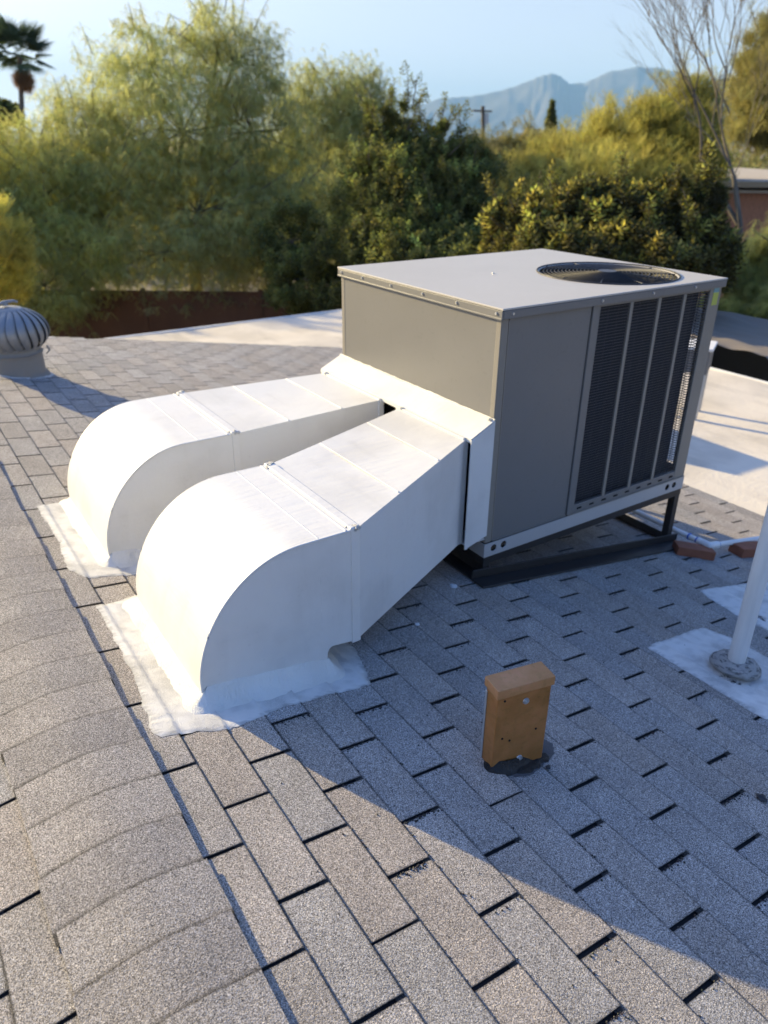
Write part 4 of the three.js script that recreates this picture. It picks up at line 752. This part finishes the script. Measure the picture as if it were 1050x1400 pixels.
tree({ name: 'mesquite_tree', label: 'lower golden green feathery mesquite at the left edge beneath the palm', base: [1.85,-3.3,-16.38], fork: [1.9,-0.44,-16.38], r: 0.15,
  lobes: [[2.82,0.9,-16.25,1.1,0.88], [3.32,0.51,-15.65,0.87,0.87], [1.77,0.77,-16.39,1.14,1], [2.57,-0.24,-15.28,1.14,1], [3.53,-0.53,-14.89,1.02,0.87], [2.68,-1.13,-14.65,1.07,0.64], [1.51,-0.46,-15.41,1.12,0.98], [0.74,1.76,-16.47,0.8,0.83], [1.43,1.72,-16.43,0.68,0.75]],
  sprig: 'feather', size: 0.15, n: 17000, mat: L.mesquiteGold, shoots: 5, shootLen: 0.45, spread: 0.4, hollow: 0.3 });
tree({ name: 'mesquite_tree', label: 'pale mesquite crown between the tall mesquite and the dark broadleaf tree', base: [10.87,-3.3,-17.54], fork: [10.86,-0.88,-17.55], r: 0.17,
  lobes: [[10.35,2.15,-17.84,1.04,0.94], [11.09,2.49,-17.41,1.13,0.79], [10.4,0.97,-17.23,1.52,1.52], [11.65,1.49,-17.07,1.16,1.35], [9.79,-0.32,-15.86,1.64,1.28], [10.88,0.02,-15.19,1.27,1.45]],
  sprig: 'feather', size: 0.17, n: 13000, mat: L.mesquite, shoots: 6, shootLen: 0.5, spread: 0.4, hollow: 0.3 });
tree({ name: 'broadleaf_tree', label: 'dark broadleaf tree with upright leafy shoots in front of the mountains, centre', base: [8.61,-3.3,-10.06], fork: [8.56,-0.2,-10.09], r: 0.13,
  lobes: [[8.56,0.96,-10.09,0.71,0.54], [8.01,1.07,-10.49,0.67,0.64], [8.99,0.97,-9.76,0.58,0.54], [7.9,1.7,-10.68,0.33,0.36], [8.26,1.76,-10.43,0.23,0.28], [8.73,1.43,-10.09,0.28,0.31], [8.09,0.57,-9.82,1.07,0.88], [8.8,0.35,-9.27,0.82,0.76], [7.63,0.31,-10.5,0.85,1.04], [8.18,-0.21,-9.26,1.39,0.63]],
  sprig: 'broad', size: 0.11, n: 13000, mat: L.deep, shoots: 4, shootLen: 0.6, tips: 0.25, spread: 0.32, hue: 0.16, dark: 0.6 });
tree({ name: 'palo_verde', label: 'broad yellow green palo verde with wispy twigs before the mountains at right', base: [16.01,-3.3,-11.92], fork: [16.01,-0.28,-11.92], r: 0.18, bark: M.paleBark,
  lobes: [[15.14,0.84,-12.9,1.18,0.66], [15.92,1.3,-12.03,1.1,0.85], [16.61,1.62,-11.16,1.04,1.13], [16.33,1,-10.71,0.94,0.94], [14.96,0.41,-11.61,1.74,0.73], [15.55,0.38,-10.9,1.2,0.77], [14.55,0.39,-13.51,1.11,0.56]],
  sprig: 'wisp', size: 0.27, n: 19000, mat: L.palo, shoots: 8, shootLen: 0.5, spread: 0.36 });
tree({ name: 'palo_verde', label: 'olive palo verde reaching in at the right edge of the picture, tallest there', base: [16.67,-3.3,-7.34], fork: [16.61,0.04,-7.46], r: 0.17, bark: M.paleBark,
  lobes: [[16.02,2.59,-8.49,0.88,0.81], [16.2,1.94,-8.2,0.89,0.67], [15.85,1.88,-8.76,0.68,0.48], [16.48,2.33,-7.71,1.16,1.3], [15.82,3.11,-8.81,0.51,0.44]],
  sprig: 'wisp', size: 0.26, n: 9000, mat: L.olive, shoots: 6, shootLen: 0.6, spread: 0.38 });
tree({ name: 'garden_tree', label: 'rounded brownish green tree in the middle below the utility pole', base: [17.52,-3.3,-17.58], fork: [17.52,-0.78,-17.58], r: 0.18,
  lobes: [[17.24,1.02,-17.83,1.25,0.96], [17.98,1.03,-17.14,1.13,0.9], [16.67,0.59,-18.33,1.04,1.04], [17.03,0.14,-16.67,1.77,1], [15.17,-0.13,-16.98,1.3,1.08]],
  sprig: 'feather', size: 0.2, n: 14000, mat: L.olive, shoots: 4, shootLen: 0.5, spread: 0.34 });
tree({ name: 'citrus_tree', label: 'dense dark citrus tree with sunlit yellow leaf tips just behind the unit', base: [8.7,-3.3,-5.85], fork: [8.81,-0.67,-5.72], r: 0.1,
  lobes: [[8.11,0.48,-6.51,0.46,0.43], [8.57,0.59,-6.01,0.56,0.42], [9,0.52,-5.48,0.5,0.42], [9.07,0.69,-5.04,0.38,0.36], [7.98,0.11,-5.92,0.8,0.45], [8.53,0.1,-5.26,0.88,0.44], [8.94,0.14,-4.71,0.48,0.48], [7.92,0.01,-6.84,0.53,0.48], [7.89,0.24,-7.14,0.43,0.43]],
  sprig: 'broad', size: 0.15, n: 10000, mat: L.citrus, shoots: 5, shootLen: 0.35, spread: 0.25, hue: 0.2, dark: 0.5, hollow: 0.55, tips: 0.3, sunPaintMax: 5 });
tree({ name: 'yellow_bush', label: 'yellow green sunlit bush poking in at the left edge above the turbine vent', category: 'bush', base: [1.16,-3.3,-11.93], fork: [0.94,-1.14,-11.95], r: 0.07,
  lobes: [[1.54,0.02,-11.89,0.5,0.5], [1.52,-0.57,-11.89,0.48,0.4], [1,-0.37,-11.95,0.78,0.89], [1.74,-0.22,-11.56,0.25,0.22]],
  sprig: 'wisp', size: 0.24, n: 4600, mat: L.gold, shoots: 7, shootLen: 0.3, spread: 0.25 });
tree({ name: 'olive_bush', label: 'loose olive green bush at the right edge below the brick house', category: 'bush', base: [11.47,-3.3,-5.38], fork: [11.62,-0.97,-5.12], r: 0.07,
  lobes: [[11.48,-0.33,-5.38,0.46,0.52], [11.68,-0.08,-5.02,0.56,0.67], [10.9,-0.61,-5.37,0.45,0.45], [11.23,-0.77,-4.81,0.78,0.44]],
  sprig: 'feather', size: 0.2, n: 4500, mat: L.mesquiteGold, shoots: 5, shootLen: 0.4 });
tree({ name: 'dark_shrub', label: 'dark dense shrub low beneath the centre trees behind the roof edge', category: 'shrub', base: [7.02,-3.3,-9.34], fork: [7.03,-1.1,-9.34], r: 0.08,
  lobes: [[6.87,-0.58,-10.03,0.76,0.76], [6.68,-0.86,-11.29,0.75,0.68], [7.43,-0.61,-9.06,0.98,0.74], [8.04,-0.53,-8.08,0.95,0.71], [6.92,-0.32,-12.29,0.71,0.71]],
  sprig: 'broad', size: 0.14, n: 7000, mat: L.deep, dark: 0.5, spread: 0.25 });
{ // leafless tree at right: forked trunk and ascending bare limbs
  const t = thing('bare_tree', 'leafless tree with thin forked limbs rising at right against the sky', 'tree');
  const wood = [], twig = [], base = V(12.56,-3.3,-6.48), f0 = V(12.55,0.17,-6.49), f1 = V(12.41,0.97,-6.71);
  wood.push(bent(base, f0, 0.03, 0.075, 0.06, 5, 9), bent(f0, f1, 0.03, 0.05, 0.038, 4, 8));
  const grow = (p, d, len, r, depth) => {
    const e = p.clone().addScaledVector(d, len); (r > 0.012 ? wood : twig).push(bent(p, e, 0.12, r, r * 0.62, 6, r > 0.02 ? 7 : 4));
    if (!depth) return;
    const n = depth > 3 ? 2 : 2;
    for (let k = 0; k < n + 1; k++) { const q = p.clone().lerp(e, k === n ? 0.6 : rr(0.75, 1)), nd = d.clone().add(V(gauss() * 0.55, rr(-0.15, 0.3), gauss() * 0.55)).normalize(); grow(q, nd, len * rr(0.55, 0.85), r * 0.58, depth - 1); }
  };
  for (const [tx, ty, tz, r] of [[11.47,3.3,-7.99,0.02], [11.72,3.87,-7.68,0.02], [12.2,4.08,-7.55,0.02], [10.97,2.72,-7.97,0.01], [12.57,2.56,-6.47,0.01]]) { const d = V(tx, ty, tz).sub(f1), len = d.length(); grow(f1, d.normalize(), len * 0.5, r, 5); }
  const s2 = V(12.09,1.24,-7.18); wood.push(bent(f0, s2, 0.05, 0.045, 0.028, 5, 7)); grow(s2, V(-0.35, 0.9, -0.1).normalize(), 1.1, 0.024, 4);
  mesh('trunk', wood, M.bark, t); mesh('twigs', twig, M.paleBark, t);
}
{ // fan palm far off at left
  const t = thing('fan_palm', 'tall thin fan palm with a skirt of dead fronds at upper left', 'palm');
  const b = V(7.25,-3.3,-42.88), c = V(8.4,4.88,-42.68);
  mesh('trunk', [bent(b, c, 0.008, 0.16, 0.11, 8, 9)], M.bark, t);
  const frond = sprigGeo((p) => { const nseg = 17; p.push(0, 0, 0, 0.9, 0.12, 0.02, 0.9, 0.12, -0.02); for (let k = 0; k < nseg; k++) { const a = (k / (nseg - 1) - 0.5) * 3.2, d = V(Math.cos(a), -0.1 - 0.25 * Math.abs(a) / 1.6, Math.sin(a)).normalize(); quadLeaf(p, V(0.85, 0.11, 0), d, V(-d.z, 0, d.x), 0.95, 0.09, 0.3); } });
  const live = [], dead = [];
  for (let k = 0; k < 46; k++) { const el = rr(-0.6, 1.35); live.push({ p: c.clone().add(V(0, rr(0, 0.35), 0)), s: rr(0.8, 1.05), rx: 0, ry: rnd() * 6.283, rz: el, c: [1, 1, 1] }); }
  for (let k = 0; k < 26; k++) dead.push({ p: c.clone().add(V(0, rr(-0.5, 0), 0)), s: rr(0.5, 0.72), rx: 0, ry: rnd() * 6.283, rz: rr(-1.52, -1.2), c: [rr(0.7, 1.1), rr(0.6, 1), 0.8] });
  for (const l of [...live, ...dead]) l.order = 'YXZ';
  const fan = (name, list, mat) => { for (const l of list) { const m = mesh(name, frond, mat, t); m.position.copy(l.p); m.rotation.set(0, l.ry, l.rz, 'YXZ'); m.scale.setScalar(l.s); } };
  fan('frond', live, L.palm); fan('dead_frond', dead, L.dry);
}
{
  const t = thing('fan_palm', 'bare topped stub of a palm standing just right of the tall palm', 'palm'), b = V(6.77,-3.3,-31.79), c = V(7.35,2.8,-31.66);
  mesh('trunk', [bent(b, c, 0.01, 0.17, 0.15, 6, 9)], M.bark, t);
  const g = []; for (let k = 0; k < 30; k++) { const a = rnd() * 6.283, y = rr(-1.3, 0); g.push(rod(c.clone().add(V(0.12 * Math.cos(a), y, 0.12 * Math.sin(a))), c.clone().add(V(0.3 * Math.cos(a), y - 0.3, 0.3 * Math.sin(a))), 0.03, 4, 0.01)); } mesh('dead_frond', g, M.bark, t);
}
tree({ name: 'distant_tree', label: 'dark rounded far tree at the left edge behind the palm trunk', base: [8.33,-3.3,-57.89], fork: [9.3,1.35,-57.75], r: 0.3, lobes: [[9.35,3.12,-57.74,0.75,0.75], [10.12,2.97,-57.61,0.57,0.57], [8.45,2.81,-57.88,1.17,0.94]], sprig: 'broad', size: 0.5, n: 1500, mat: L.deep, spread: 0.3 });
tree({ name: 'cypress', label: 'thin dark cypress spire standing before the mountains', base: [42.63,-3.3,-40.57], fork: [42.28,1.19,-40.93], r: 0.2, lobes: [[42.14,3.02,-41.07,0.2,0.51], [42.18,2.47,-41.03,0.31,0.61], [42.23,1.74,-40.97,0.36,0.82], [42.13,3.56,-41.07,0.11,0.46]], sprig: 'broad', size: 0.32, n: 1500, mat: L.deep, spread: 0.35, twigs: 2 });
{
  const t = thing('utility_pole', 'far wooden utility pole with a crossarm before the mountains', 'utility pole'), b = V(45.58,-3.3,-51.5), c = V(45.1,4.05,-51.91);
  mesh('pole', [limb([b, c], [0.2, 0.15], 8)], M.bark, t); mesh('crossarm', [box(2, 0.14, 0.14, c.x, c.y - 0.35, c.z, 0.01)], M.bark, t); mesh('transformer', [new THREE.CylinderGeometry(0.28, 0.28, 0.8, 14).translate(c.x + 0.35, c.y - 0.9, c.z)], M.galv, t);
}
{ // the belt of greenery behind everything, which reads as one mass
  const t = thing('distant_wood', 'far belt of hazy garden trees behind the nearer ones', 'trees', [0, 0, 0], 0, null, 'stuff'), list = [];
  for (let k = 0; k < 200; k++) {
    const az = rr(-0.35, 1.35), d = rr(32, 85), x = d * Math.sin(az), z = -d * Math.cos(az), hgt = rr(2.6, 3.9) + d * 0.012, w = rr(1.8, 3.4), tone = rr(0.7, 1.2);
    for (let i = 0; i < 190; i++) { const dd = V(gauss(), gauss(), gauss()).normalize().multiplyScalar(0.5 + 0.5 * rnd()); list.push({ p: V(x + dd.x * w, GROUND + hgt * 0.5 + dd.y * hgt * 0.5, z + dd.z * w), s: rr(0.35, 0.6), c: [tone * rr(0.8, 1.2), tone, tone * 0.9] }); }
  }
  inst('foliage', SPRIG.broad, L.olive, list, t).userData.kind = 'stuff';
}
renderer.render(scene, camera);
